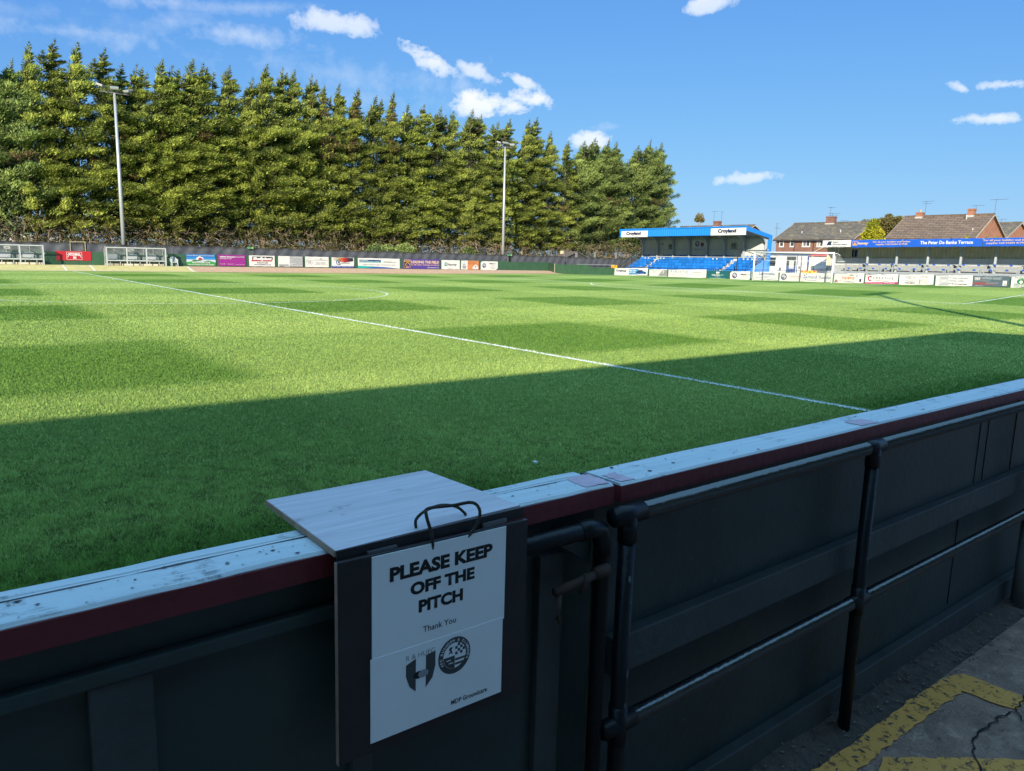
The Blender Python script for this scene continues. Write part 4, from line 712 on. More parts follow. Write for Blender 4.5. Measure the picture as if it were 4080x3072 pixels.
EB('slate grey banner with white capitals and red bar', 18.57, 16.22, .58, .68, .77, [('t', 'CALM', .04, .66, .20, .92, (240, 240, 240), .05), ('r', .215, .66, .222, .9, (205, 60, 60)), ('t', 'CAMPAIGN AGAINST', .24, .68, .80, .90, (185, 195, 200), .012), ('t', 'LIVING MISERABLY', .05, .48, .50, .64, (150, 165, 170), .01), ('p', [(.03, .30), (.38, .33), (.38, .41), (.03, .38)], (200, 75, 70)), ('r', .38, .33, .72, .36, (200, 205, 205)), ('r', .06, .22, .62, .27, (195, 95, 90)), ('t', 'Call 0800 58 58 58', .05, .08, .30, .14, (210, 210, 210)), ('r', .84, .08, .955, .56, (232, 235, 235)), ('t', 'CALM', .855, .13, .94, .22, (80, 90, 95), .02), ('r', .87, .32, .93, .36, (140, 145, 150))], base=(92, 110, 122))
EB('white fresh produce banner with a green apple emblem, at the right edge', 16.08, 13.4, .63, .76, .77, [('o', .20, .56, .22, (60, 140, 85)), ('o', .27, .56, .22, (60, 140, 85)), ('o', .235, .5, .14, W), ('p', [(.22, .78), (.30, .95), (.26, .78)], (60, 140, 85)), ('t', "ROUND'S APPLE", .08, .84, .40, .93, (80, 140, 95), .012), ('t', 'FRESH PRODUCE LTD', .08, .26, .42, .35, (80, 140, 95), .012), ('t', '01933 624 638', .08, .15, .42, .23, (120, 165, 130), .008), ('t', '01234 826 621', .08, .04, .42, .12, (120, 165, 130), .008)])
B('sponsor_board', 'bright red board with the white outlined words PITCHING IN', 'board', -.40, .76, 2.57, .78, [('r', .285, .08, .735, .90, (240, 235, 235)), ('r', .295, .11, .725, .87, (205, 35, 50)), ('t', 'PITCHING', .345, .50, .675, .80, (245, 240, 240), .05), ('t', 'IN', .475, .16, .56, .46, (245, 240, 240), .05), ('g', .295, .49, .17, .12, (240, 235, 235), -90, 90), ('g', .725, .49, .17, .12, (240, 235, 235), 90, 270)], base=(205, 35, 50), y=69.0, wave=.002)

# exit signs and lamp on the windbreak
for x, lab in ((15.74, 'small green exit sign clipped to the black windbreak above the black and red banner'), (47.82, 'small green exit sign above the dark gap beside the second floodlight')):
    t = thing('exit_sign', lab, 'sign', (x, 69.62, 2.12))
    MB().box(0, .62, 0, .02, 0, .2, .004).build('sign_plate', paint(40, 150, 90), t); rect(t, 'sign_field', .42, .02, .60, .18, paint(200, 220, 120), .004)
    text(t, 'Exit', .05, .05, .32, .15, paint(220, 240, 225), .004); flat_poly(t, 'arrow', [(.46, .09), (.52, .09), (.52, .05), (.57, .10), (.52, .15), (.52, .11), (.46, .11)], paint(40, 150, 90), .007)
t = thing('floodlamp', 'small square yellowish lamp on a pole above the corner windbreak', 'lamp', (57.3, 70.3, .4))
MB().box(-.26, .26, -.08, .06, 2.15, 2.58, .05).build('lamp_head', M('cream_lens', (.5, .45, .27), .4), t); MB().box(.30, .42, -.05, .05, 0, 2.72).build('pole', M('grey_post', (.14, .135, .13), .8), t)

# ================================================================== dugouts, chair, floodlights
WHM = M('white_painted_steel', (.36, .38, .375), .4, .12, 5)
GALV = M('galvanised_steel', (.34, .36, .38), .42, .18, 6, metal=.35)
PERSP = perspex_mat()
def dugout(x0, x1, word, label, bays):
    w = x1-x0; t = thing('dugout', label, 'dugout', (x0, 67.9, .33), 0, 'team dugouts on the far touchline')
    f = MB(); n = bays
    for i in range(n+1):
        x = w*i/n; f.box(x-.045, x+.045, -.04, .05, 0, 1.62)
    f.box(-.045, w+.045, -.05, .05, 1.56, 1.64); f.build('front_frame', WHM, t)
    f = MB()
    for i in range(2*n+1): x = w*i/(2*n); f.tube([(x, .0, 1.60), (x, .55, 1.66), (x, .95, 1.50), (x, 1.03, 1.2), (x, 1.03, .05)], .022, 6)
    f.build('hoop_frame', WHM, t)
    prof = [(.06, 1.61), (.55, 1.675), (.96, 1.515), (1.045, 1.2)]
    MB().grid(lambda u, v: (w*u, *[(np.interp(v, np.linspace(0, 1, 4), [p[k] for p in prof])) for k in (0, 1)]), 2, 9).build('roof_panel', PERSP, t, None, True)
    MB().box(0, w, 1.045, 1.05, .3, 1.2).build('back_panel', PERSP, t)
    for x in (0, w): MB().prism([(.05, .05), (1.03, .05), (1.03, 1.2), (.94, 1.5), (.55, 1.65), (.05, 1.58)], x-.006, x+.006, 'x').build('side_panel', PERSP, t)
    MB().box(.05, w-.05, .55, .95, .50, .545).build('bench', WHM, t)
    f = MB()
    for i in range(2*n): x = w*(i+.5)/(2*n); f.tube([(x, .75, .5), (x, .75, 0)], .03, 6).tube([(x+.2, .55, .50), (x+.55, .95, .78)], .018, 5)
    f.build('bench_leg_frame', GALV, t)
    MB().box(0, w, -.03, .02, .46, .53).build('front_rail', WHM, t)
    MB().box(.0, w, .97, 1.02, .02, .24).build('kick_board', M('cream_board', (.52, .48, .38), .7, .15, 3), t)
    for i in range(n): MB().box(w*i/n+.25, w*(i+1)/n-.55, 1.00, 1.02, .62, 1.05).build('back_rest', M('grey_padding', (.30, .32, .33), .6, .1, 5), t)
    p = MB().box(0, .42, 0, .015, 0, .2).build('sign_plate', paint(235, 235, 232), t, (w*(.42 if word == 'HOME' else .09 if False else .5)-.2, .60, 1.30)); text(p, word, .06, .06, .36, .14, paint(40, 40, 45), .004, .03)
    for x in (-.05, w+.05): 
        q = MB(); a = [(x+.09*math.sin(k*.6)*(1 if x > 0 else -1)*.8, -.06, 1.0+.09*math.cos(k*.6)) for k in range(6)]; q.tube(a, .014, 6).build('tie_loop', WHM, t)
    return t
dugout(3.17, 7.88, 'HOME', 'white framed clear panelled dugout at the foot of the left floodlight, beside the plastic chair', 3)
dugout(-6.25, -1.45, 'AWAY', 'white framed clear panelled dugout at the left edge, left of the red board', 3)
t = thing('garden_chair', 'white plastic garden chair standing between the right dugout and the caravan banner', 'chair', (8.66, 68.3, .33))
PLA = M('white_plastic', (.66, .68, .70), .35, .05, 3)
MB().box(-.22, .22, -.22, .22, .40, .43, .01).build('seat', PLA, t)
bk = MB()
for i in range(7):
    a = (i-3)*.062; bk.tube([(a, .2, .44), (a*1.25, .28, .72), (a*1.15, .32, .86-abs(i-3)*.015)], .017, 5)
bk.tube([(-.24, .19, .44), (-.27, .27, .68), (-.2, .32, .85), (0, .33, .90), (.2, .32, .85), (.27, .27, .68), (.24, .19, .44)], .022, 6); bk.build('backrest', PLA, t)
for s in (-1, 1):
    MB().tube([(s*.24, .22, .64), (s*.27, 0, .66), (s*.26, -.2, .65), (s*.25, -.24, .6)], .024, 6).build('armrest', PLA, t)
    MB().tube([(s*.25, -.24, .6), (s*.24, -.25, .4), (s*.26, -.27, 0)], .023, 6).build('leg', PLA, t); MB().tube([(s*.21, .2, .42), (s*.24, .27, 0)], .023, 6).build('leg', PLA, t)
def floodlight(loc, H, label, heads, rz=0, k=1.0):
    t = thing('floodlight', label, 'floodlight', loc, rz, 'floodlight masts round the ground')
    MB().tube([(0, 0, 0), (0, 0, H*.5), (0, 0, H)], [.185*k, .15*k, .105*k], 14).build('mast', GALV, t, None, True)
    MB().tube([(0, 0, 0), (0, 0, .7)], .23, 14).build('base_sleeve', GALV, t, None, True)
    MB().box(-1.15, 1.15, -.05, .05, H-.02, H+.08).build('crossarm', M('dark_galv', (.12, .12, .13), .5, .2, 6), t)
    for x, yw, dz in heads:
        h = MB().box(-.34, .34, -.28, .28, -.08, .10, .03).build('lamp_head', M('lamp_casing', (.22, .23, .22), .4, .1, 6), t, (x, -.1, H+.38+dz)); h.rotation_euler = (R(18), 0, yw)
        MB().box(-.29, .29, -.30, -.2, -.115, -.08).box(-.30, .30, -.24, .25, -.10, -.082).build('lens', M('lamp_glass', (.12, .13, .13), .1, .05, 3, spec=.8), h)
        MB().tube([(-.3, 0, 0), (-.3, 0, -.22), (0, 0, -.34), (.3, 0, -.22), (.3, 0, 0)], .02, 5).build('yoke', GALV, h)
    return t
floodlight((5.02, 70.35, .35), 14.7, 'tall grey floodlight mast rising behind the right dugout, three lamp heads', [(-1.0, R(50), .1), (0, R(-12), .05), (1.05, R(-60), -.05)])
floodlight((47.55, 70.35, .35), 14.75, 'tall grey floodlight mast on the far touchline near the corner, beside the sportswear banner', [(-.95, R(35), .02), (0, R(-5), .1), (.95, R(-40), 0)])
floodlight((8.3, -4.2, 0), 14.7, 'floodlight mast on the near side whose long thin shadow crosses the pitch', [(-1.0, R(140), .05), (0, R(180), .05), (1.0, R(220), 0)], 0, 1.6)

# ================================================================== the goal
t = thing('goal', 'white full size football goal with net at the far end of the pitch', 'goal', (49.45, 35.6-3.65, .40), END)
WP = M('white_goal_paint', (.70, .72, .72), .35, .06, 3)
for s in (-1, 1): MB().tube([(s*3.72, 0, -.03), (s*3.72, 0, 2.5)], .062, 14).build('goalpost', WP, t, None, True)
MB().tube([(-3.78, 0, 2.5), (3.78, 0, 2.5)], .06, 14).build('crossbar', WP, t, None, True)
NETM = M('white_net_cord', (.55, .57, .57), .7, .05, 3)
def netrib(mb, a, b, w=.006):
    a = Vector(a); b = Vector(b); d = (b-a).normalized(); s1 = d.cross(Vector((.3, .8, .5))).normalized()*w; s2 = d.cross(s1).normalized()*w
    mb.add([a-s1, a+s1, b+s1, b-s1], [(0, 1, 2, 3)]); mb.add([a-s2, a+s2, b+s2, b-s2], [(0, 1, 2, 3)])
nb = MB(); prof = [(0, 2.44), (1.0, 2.30), (1.85, 1.85), (2.0, 1.0), (2.05, 0.02)]
def npt(x, s):
    i = min(int(s), 3); f = s-i; sag = .12*math.sin(s/4*math.pi)*(1-(x/3.7)**2)
    return (x, prof[i][0]+(prof[i+1][0]-prof[i][0])*f, prof[i][1]+(prof[i+1][1]-prof[i][1])*f-sag*(1 if s < 2 else .3))
XS = np.linspace(-3.66, 3.66, 50); SS = np.linspace(0, 4, 27)
for x in XS:
    for a, b in zip(SS[:-1:1], SS[1::1]): netrib(nb, npt(x, a), npt(x, b), .003)
for s in SS:
    for a, b in zip(XS[:-1:3], list(XS[3::3])+[XS[-1]]): netrib(nb, npt(a, s), npt(b, s), .003)
for sx in (-3.66, 3.66):
    for z in np.arange(.15, 2.4, .15):
        yb = np.interp(-z, [-2.44, -2.3, -1.85, -1.0, -.02], [0, 1.0, 1.85, 2.0, 2.05]); netrib(nb, (sx, 0, z), (sx, yb, z), .003)
    for y in np.arange(.15, 2.0, .15): netrib(nb, (sx, y, .02), (sx, y, float(np.interp(y, [p[0] for p in prof], [p[1] for p in prof]))), .003)
nb.build('net', NETM, t)
MB().tube([(-3.7, 1.9, 1.83), (3.7, 1.9, 1.85)], .018, 6).build('net_cable', WP, t)
for s in (-1, 1): MB().tube([(s*3.72, 0, 2.44), (s*3.72, .5, 2.48), (s*3.72, 1.0, 2.33)], .025, 6).build('net_bracket', WP, t)
DKP = M('black_pole_paint', (.016, .016, .018), .4, .2, 8)
for y, h, lab in ((36.2, 2.35, 'thin black net pole behind the left part of the goal'), (32.42, 2.32, 'thin black net pole behind the right part of the goal')):
    p = thing('net_pole', lab, 'pole', (51.7, y, .38)); MB().tube([(0, 0, 0), (0, 0, h)], .035, 8).build('pole', DKP, p); MB().tube([(0, 0, h), (0, 0, h+.05)], .05, 8).build('cap', DKP, p)
p = thing('lamp_post', 'slim black lamp post in front of the right end of the blue seats', 'lamp post', (53, 40.0, .38)); MB().tube([(0, 0, 0), (0, 0, 2.8)], .045, 8).build('pole', DKP, p); MB().box(-.08, .08, -.12, .12, 2.8, 2.98, .02).build('lamp_head', DKP, p)

# ================================================================== the blue seated stand
WARP = None
_build = MB.build
def wb_build(s, name, mat, parent=None, loc=None, smooth=False):
    if WARP: s.v = [(v[0], v[1], v[2]+WARP(v[1])) for v in s.v]
    return _build(s, name, mat, parent, loc, smooth)
MB.build = wb_build
BLU = M('blue_cladding', (.010, .165, .52), .35, .06, 1.5, spec=.5)
BLUP = M('blue_seat_plastic', (.012, .140, .47), .35, .22, .9, spec=.5)
_n = BLUP.node_tree; _o = _n.nodes.new('ShaderNodeObjectInfo'); _r = _n.nodes.new('ShaderNodeMapRange'); _r.inputs['To Min'].default_value = .75; _r.inputs['To Max'].default_value = 1.2; _n.links.new(_o.outputs['Random'], _r.inputs['Value'])
_b = _n.nodes['Principled BSDF']; _s = _n.nodes.new('ShaderNodeVectorMath'); _s.operation = 'SCALE'; _n.links.new(_b.inputs['Base Color'].links[0].from_socket, _s.inputs[0]); _n.links.new(_r.outputs[0], _s.inputs['Scale']); _n.links.new(_s.outputs[0], _b.inputs['Base Color'])
CLAD = M('grey_cladding', (.44, .435, .40), .5, .08, 1.2)
STEEL = M('stand_steelwork', (.32, .36, .38), .5, .12, 4)
CONC = M('terrace_concrete', (.36, .36, .34), .85, .2, 2, .15, 20)
def ribbed(axis, a0, a1, fixed, z0, z1, pitch=.2, depth=.035, slope=None):
    """box-profile sheet: ribs across, upright"""
    mb = MB(); n = int(abs(a1-a0)/pitch); pts = []
    for i in range(n):
        for f, d in ((0, 0), (.35, 0), (.45, depth), (.9, depth)): pts.append((a0+(a1-a0)*(i+f)/n, d))
    pts.append((a1, 0)); vs = []
    for a, d in pts:
        for z in (0, 1):
            zz = (z0(a) if callable(z0) else z0) if z == 0 else (z1(a) if callable(z1) else z1)
            vs.append((fixed-d, a, zz) if axis == 'y' else (a, fixed-d, zz))
    return mb.add(vs, [(2*i, 2*i+2, 2*i+3, 2*i+1) for i in range(len(pts)-1)])
YL_, YR_ = 57.25, 40.28
st = thing('seated_stand', 'small blue roofed stand with rows of blue seats and grey back wall', 'stand', (57, 49, .3))
SO = (-57, -49, -.3)
WARP = lambda y: (57.2-y)*.0047
ribbed('y', YL_, YR_, 54.5, 4.62, 5.36, .30, .04).build('fascia', BLU, st, SO)
MB().box(54.42, 54.62, YR_-.02, YL_+.02, 5.36, 5.46).box(54.43, 54.56, YR_-.02, YL_+.02, 4.58, 4.63).build('fascia_trim', BLU, st, SO)
MB().prism([(54.55, 5.40), (58.85, 4.66), (58.85, 4.56), (54.55, 5.28)], YR_, YL_, 'y').build('roof', M('grey_roof_sheet', (.24, .25, .26), .5, .1, 1), st, SO)
for y in (YR_-.03, YL_+.03): MB().prism([(54.46, 5.44), (58.92, 4.70), (58.92, 4.33), (54.5, 5.0)], y-.03, y+.03, 'y').build('gable_fascia', BLU, st, SO)
for a, b, z0, z1 in ((56.94, 52.95, 4.53, 5.21), (44.43, 40.25, 4.575, 5.275)):
    p = MB().box(54.415, 54.45, b, a, z0, z1, .004).build('sign_board', paint(248, 248, 244), st, SO)
    def sgn(s, y0, y1, za, zb, m, **k):
        me, aa = text_mesh(s, k.get('bold', .01), k.get('shear', 0)); lo, hi = aa.min(0), aa.max(0); w = hi-lo
        yy = y0+(aa[:, 0]-lo[0])/w[0]*(y1-y0); zz = za+(aa[:, 1]-lo[1])/w[1]*(zb-za)+np.array([WARP(v) for v in yy])
        me.vertices.foreach_set('co', np.stack([np.full_like(yy, k.get('x', 54.405))+SO[0], yy+SO[1], zz+SO[2]], -1).astype(np.float32).ravel()); return link('lettering', me, m, k.get('par', st))
    c = (a+b)/2+.12
    sgn('Croyland', c+1.1, c-1.1, z0+.14, z1-.08, paint(25, 30, 85), bold=.06, par=st); sgn('car megastore', c+.05, c-.85, z0+.06, z0+.13, paint(130, 135, 165)); sgn('TM', c-1.12, c-1.25, z1-.14, z1-.09, paint(110, 115, 150))
CY = (57.15, 54.89, 52.55, 50.25, 47.87, 45.55, 43.15, 40.55)
for y in CY:
    MB().box(58.35, 58.55, y-.08, y+.08, .3, 4.62).build('column', STEEL, st, SO)
    MB().prism([(58.4, 3.75), (58.4, 4.58), (54.62, 5.26), (54.62, 5.16), (57.2, 4.62), (57.9, 4.35), (58.2, 4.05)], y-.05, y+.05, 'y').build('roof_beam', STEEL, st, SO)
ribbed('y', YL_, YR_+.1, 58.75, 1.9, 4.62, .25, .04).build('back_wall', CLAD, st, SO)
f = MB().box(58.55, 58.68, YR_, YL_, 3.20, 3.28).box(58.55, 58.68, YR_, YL_, 4.30, 4.40).box(58.5, 58.66, YR_, YL_, 2.42, 2.5); f.build('wall_rail', STEEL, st, SO)
f = MB()
for a, b in ((57.0, 54.95), (40.7, 43.1)): f.tube([(58.62, a, 2.5), (58.62, b, 3.2)], .03, 6)
f.build('wall_brace', STEEL, st, SO)
MB().box(58.62, 58.80, YR_-.12, YR_+.25, .3, 4.5).build('corner_post', BLU, st, SO)
ribbed('x', 55.0, 58.7, 40.33, lambda a: .3, lambda a: 1.05+(a-55)*.36, .2, .03).build('side_wall', BLU, st, SO)
ribbed('x', 55.0, 58.7, 57.45, lambda a: .3, lambda a: .7+(a-55)*.40, .2, .03).build('side_wall', M('grey_side_sheet', (.2, .21, .22), .5), st, SO)
NR, X0, TR, RS, Z0 = 6, 55.15, .62, .31, .34
f = MB()
for i in range(NR): f.box(X0+TR*i, X0+TR*(i+1)+(.0 if i < NR-1 else .3), 40.45, 57.35, .2, Z0+RS*i)
f.build('terrace_steps', CONC, st, SO)
for y0, y1 in ((55.05, 54.35), (44.45, 43.65)):
    f = MB()
    for i in range(1, NR): f.box(X0+TR*i-.31, X0+TR*i-.003, y1, y1+.70, Z0+RS*(i-1)-.05, Z0+RS*i-.155)
    f.build('aisle_steps', M('pale_step', (.46, .46, .43), .85, .15, 3), st, SO)
    for i in range(0, NR-1, 1):
        f = MB(); 
    f = MB()
    for k in (y0+.02, y1-.02): f.tube([(X0+.3, k, Z0), (X0+.3, k, Z0+.85), (X0+.75, k, Z0+.95), (X0+.75, k, Z0+RS)], .02, 6)
    f.build('aisle_rail', GALV, st, SO)
for y in (57.4, 40.42):
    f = MB()
    for dz in (.45, .95): f.tube([(55.0, y, .95+dz-.55), (58.5, y, 2.6+dz-.2)], .028, 6)
    for x in (55.0, 56.8, 58.4): f.tube([(x, y, .3), (x, y, 1.35+(x-55)*.57)], .03, 6)
    f.build('end_handrail', DKP, st, SO)
f = MB().tube([(54.8, 40.3, 1.18), (54.8, 57.3, 1.18)], .022, 6)
for y in np.linspace(40.4, 57.2, 12): f.tube([(54.8, y, .3), (54.8, y, 1.18)], .022, 6)
f.build('front_rail', DKP, st, SO)
# crest board and notices on the back wall
t = thing('crest_board', 'white board with two club crests on the back wall of the blue stand', 'board', (58.50, 49.95, 3.36), END)
WARP = None
MB().box(0, 1.95, 0, .03, 0, .95, .005).build('board', paint(238, 238, 236), t)
round_crest(t, .70, .56, .30, .006, paint(40, 60, 125), paint(200, 60, 70), paint(235, 235, 238), False)
flat_poly(t, 'emblem', [(1.15, .66), (1.6, .66), (1.6, .42), (1.5, .26), (1.375, .19), (1.25, .26), (1.15, .42)], paint(50, 30, 40), .006)
flat_poly(t, 'emblem', [(1.19, .62), (1.56, .62), (1.56, .44), (1.19, .44)], paint(170, 40, 55), .008); disc(t, 'emblem', 1.375, .33, .07, paint(230, 210, 205), .01, 16)
flat_poly(t, 'emblem', [(1.25, .72), (1.32, .78), (1.43, .78), (1.5, .72), (1.48, .86), (1.42, .8), (1.33, .8), (1.27, .86)], paint(60, 60, 80), .006)
text(t, 'AFC RUSHDEN & DIAMONDS SPONSORED BY', .14, .09, 1.82, .14, paint(110, 110, 120)); text(t, 'THE SUPPORTERS OF THE CLUB', .18, .04, 1.76, .075, paint(140, 140, 150))
for y, z, w, h, lab in ((53.35, 3.30, .50, .58, 'framed notice on the back wall of the stand, left of the crest board'), (44.8, 3.40, .53, .58, 'framed notice on the back wall of the stand, right of the crest board'), (54.42, 3.78, .22, .22, 'tiny white square notice near the second column of the blue stand')):
    n = thing('wall_notice', lab, 'notice', (58.52, y, z), END); MB().box(0, w, 0, .02, 0, h).build('frame', paint(150, 155, 150), n); rect(n, 'sheet', .04, .04, w-.04, h-.04, paint(205, 208, 205) if w < .3 else paint(120, 122, 112), .003)
    if w > .3:
        for k in range(3): disc(n, 'picture', w*(.3+.2*k), h*(.25+.2*(k % 2)), .06, paint(190, 190, 180), .005, 10)
    else: rect(n, 'picture', .07, .07, .15, .15, paint(150, 70, 70), .005)
# seats
def seat_mesh():
    mb = MB()
    mb.prism([(-.03, .44), (.0, .44), (.05, .79), (.02, .80)], -.205, .205, 'y'); mb.box(-.028, -.004, -.10, .10, .515, .555); mb.prism([(-.06, .33), (-.02, .33), (-.10, .60), (-.15, .585)], -.19, .19, 'y'); mb.box(-.09, .03, -.19, -.15, .05, .42); mb.box(-.09, .03, .15, .19, .05, .42); pass
    return mb
sroot = None; SEATLAB = 'blue plastic tip-up seat bolted on the terrace of the blue stand'; SL2 = 'blue tip-up seat with a white sticker on its backrest in the blue stand'
WARPS = lambda y: (57.2-y)*.0047
plate_mat = paint(245, 245, 245)
for i in range(NR):
    for blk, (ya, yb, n) in enumerate(((57.2, 55.1, 4), (54.30, 44.48, 20), (43.60, 40.55, 6))):
        for k in range(n):
            y = ya+(yb-ya)*(k+.5)/n; loc = (X0+TR*i+.45, y, Z0+RS*i+WARPS(y))
            st_ = i == NR-2 and ((blk == 0 and k in (1, 2)) or (blk == 1 and k in (0, 1, 15, 16)) or (blk == 2 and k in (1, 2, 3, 4)))
            if sroot is None:
                s = seat_mesh().build('stadium_seat', BLUP, None, loc); sroot = s; s.data.materials.append(M('navy_slot', (.004, .02, .08), .6))
                for p in s.data.polygons:
                    if -.4 < p.center.z-.56 < .0 and abs(p.center.y) < .14 and p.center.x < .02 and p.area < .012: p.material_index = 1
            else: s = sroot.copy(); COL.objects.link(s); s.location = loc
            s.rotation_euler = (0, random.uniform(-.02, .02), random.uniform(-.03, .03))
            tag(s, SL2 if st_ else SEATLAB, 'seat', 'stickered seats in the blue stand' if st_ else 'seats in the blue stand')
            if st_: MB().box(-.012, -.006, -.09, .09, .62, .76).build('sticker', plate_mat, s)

# ================================================================== cabin behind the goal
cb = thing('clubhouse_cabin', 'white flat roofed cabin with navy trim and blue door behind the goal', 'cabin', (60.5, 37.5, .35))
CO = (-60.5, -37.5, -.35); WHW = M('white_render', (.62, .63, .60), .7, .08, 1.5, .06, 12); NAV = M('navy_paint', (.022, .05, .16), .45, .1, 3); RED = M('red_paint', (.40, .035, .04), .5, .1, 3)
MB().box(59, 62.5, 36.05, 41.6, .35, 2.80).build('wall', WHW, cb, CO)
MB().box(58.9, 62.6, 35.9, 41.7, 2.80, 2.93).box(58.94, 59.0, 36.0, 36.14, .35, 2.8).box(58.94, 59.0, 37.2, 37.33, .35, 2.8).build('trim', NAV, cb, CO)
MB().box(58.85, 62.65, 35.85, 41.75, 2.93, 3.02).build('roof', M('dark_felt_roof', (.05, .055, .065), .8), cb, CO)
d = MB().box(58.93, 58.998, 37.35, 38.40, .9, 1.75).build('door', NAV, cb, CO); MB().box(58.925, 58.9985, 37.35, 38.40, 1.77, 2.68).build('door_glazing', glass_mat(), cb, CO)
f = MB()
for y in (37.30, 38.42): f.box(58.90, 58.998, y-.045, y+.045, .9, 2.74)
f.box(58.90, 58.998, 37.345, 38.375, 2.69, 2.74); f.build('door_frame', paint(235, 235, 232), cb, CO)
MB().box(58.92, 58.924, 37.55, 38.1, 1.5, 2.3).build('door_poster', paint(225, 225, 220), cb, CO)
MB().box(58.95, 58.999, 39.66, 40.55, 1.72, 2.58).build('screen', M('dark_screen', (.02, .02, .024), .3), cb, CO)
MB().tube([(58.90, 39.6, 2.64), (58.999, 39.6, 2.64)], .12, 16).build('wall_lamp', paint(225, 225, 205), cb, CO)
MB().box(58.93, 58.999, 38.98, 39.2, 1.28, 1.6).box(58.93, 58.999, 36.9, 37.05, 1.5, 1.75).build('meter_box', paint(120, 125, 125), cb, CO)
p = MB().box(58.97, 58.999, 36.2, 37.1, .95, 2.7).build('notice_board', paint(242, 242, 240), cb, CO)
disc_m = paint(70, 90, 150)
f = MB()
for k in range(9): f.box(58.964, 58.969, 36.28, 36.75+.2*random.random(), 1.2+.14*k, 1.225+.14*k)
f.build('notice_text', paint(170, 175, 190), cb, CO)
def wall_text(par, s, y0, y1, za, zb, m, x, O, bold=.01, shear=0):
    me, aa = text_mesh(s, bold, shear); lo, hi = aa.min(0), aa.max(0); w = hi-lo
    yy = y0+(aa[:, 0]-lo[0])/w[0]*(y1-y0); zz = za+(aa[:, 1]-lo[1])/w[1]*(zb-za)
    me.vertices.foreach_set('co', np.stack([np.full_like(yy, x)+O[0], yy+O[1], zz+O[2]], -1).astype(np.float32).ravel()); return link('lettering', me, m, par)
wall_text(cb, 'snack', 39.22, 38.78, 2.44, 2.58, paint(140, 145, 170), 58.98, CO); wall_text(cb, '& tail', 39.22, 38.78, 2.24, 2.38, paint(140, 145, 170), 58.98, CO); wall_text(cb, 'food', 39.3, 38.7, 1.75, 2.0, paint(190, 190, 195), 58.98, CO)
an = thing('clubhouse_annexe', 'white annexe with red roof edge and red side, left of the long terrace', 'building', (60.5, 34.3, .4))
AO = (-60.5, -34.3, -.4)
MB().box(59.2, 62, 33.3, 36.0, .4, 2.75).build('wall', WHW, an, AO); MB().prism([(59.0, 2.76), (62.2, 3.0), (62.2, 3.12), (59.0, 2.92)], 33.0, 36.02, 'y').build('roof', RED, an, AO)
MB().box(58.6, 61.5, 32.75, 33.28, .4, 2.7).build('side_porch', RED, an, AO); MB().box(59.10, 59.18, 33.35, 33.75, 2.25, 2.6).build('red_sign', RED, an, AO)
MB().box(59.08, 59.19, 35.6, 35.85, .4, 2.75).build('door_post', paint(235, 235, 230), an, AO)
MB().prism([(.4, .4)]*0 or [(35.6, .4), (33.4, .4), (33.4, 2.05), (34.4, 1.55), (35.6, 1.45)], 58.98, 59.05, 'x').build('wall_shadow', M('grey_wall_shadow', (.25, .26, .28), .8, .1, 2), an, AO)  # grey sheet shaped as the stair shadow falling on the white wall
f = MB().tube([(58.6, 34.6, 1.55), (58.6, 33.1, 2.1)], .03, 6).tube([(58.6, 34.6, .4), (58.6, 34.6, 1.55)], .03, 6).tube([(58.6, 33.8, .4), (58.6, 33.8, 1.82)], .03, 6).tube([(58.6, 33.1, .4), (58.6, 33.1, 2.1)], .03, 6); f.build('added_handrail', GALV, an, AO)  # small handrail added along the slanting edge of that shadow
YEL = M('yellow_plastic', (.62, .36, .02), .45, .08, 3); ORA = M('orange_red_plastic', (.62, .09, .03), .45, .08, 3)
for k, (y, lab) in enumerate(((35.55, 'yellow and red plastic crowd barrier lying behind the goal, left one of two'), (34.75, 'yellow and red plastic crowd barrier lying behind the goal, right one of two'))):
    t = thing('plastic_barrier', lab, 'barrier', (57, y, .42), END, 'plastic crowd barriers behind the goal')
    MB().box(0, .78, -.05, .05, .62, .96, .02).box(.05, .73, -.04, .04, .42, .5).build('board', YEL, t); MB().box(.06, .2, -.056, .056, .70, .90).box(.48, .74, -.056, .056, .84, .97).build('reflector', ORA, t)
    for x in (.08, .66): MB().box(x, x+.07, -.2, .2, .0, .05).box(x+.01, x+.06, -.04, .04, .04, .64).build('foot', YEL, t)
t = thing('plastic_barrier', 'orange and yellow plastic crowd barrier at the left foot of the blue stand', 'barrier', (54.0, 57.9, .3), END, 'plastic crowd barriers behind the goal')
MB().box(0, .9, -.05, .05, .72, 1.05, .02).build('board', YEL, t); MB().box(.06, .35, -.056, .056, .76, .9).box(.5, .85, -.056, .056, .88, 1.02).build('reflector', ORA, t)
for x in (.08, .76): MB().box(x, x+.07, -.2, .2, .0, .05).box(x+.01, x+.06, -.04, .04, .04, .72).build('foot', YEL, t)
t = thing('spectator_rail', 'thin dark tube rail running behind the end banners and the goal', 'rail', (52.9, 35, .4))
f = MB().tube([(52.9, 55, 1.15), (52.9, 32.5, 1.36)], .024, 6)
f.build('rail', DKP, t, (-52.9, -35, -.4))
for y in np.arange(33, 55, 2.4): MB().tube([(52.9, y, .3), (52.9, y, 1.36-(y-32.5)*.0093)], .022, 6).build('post', DKP, t, (-52.9, -35, -.4))

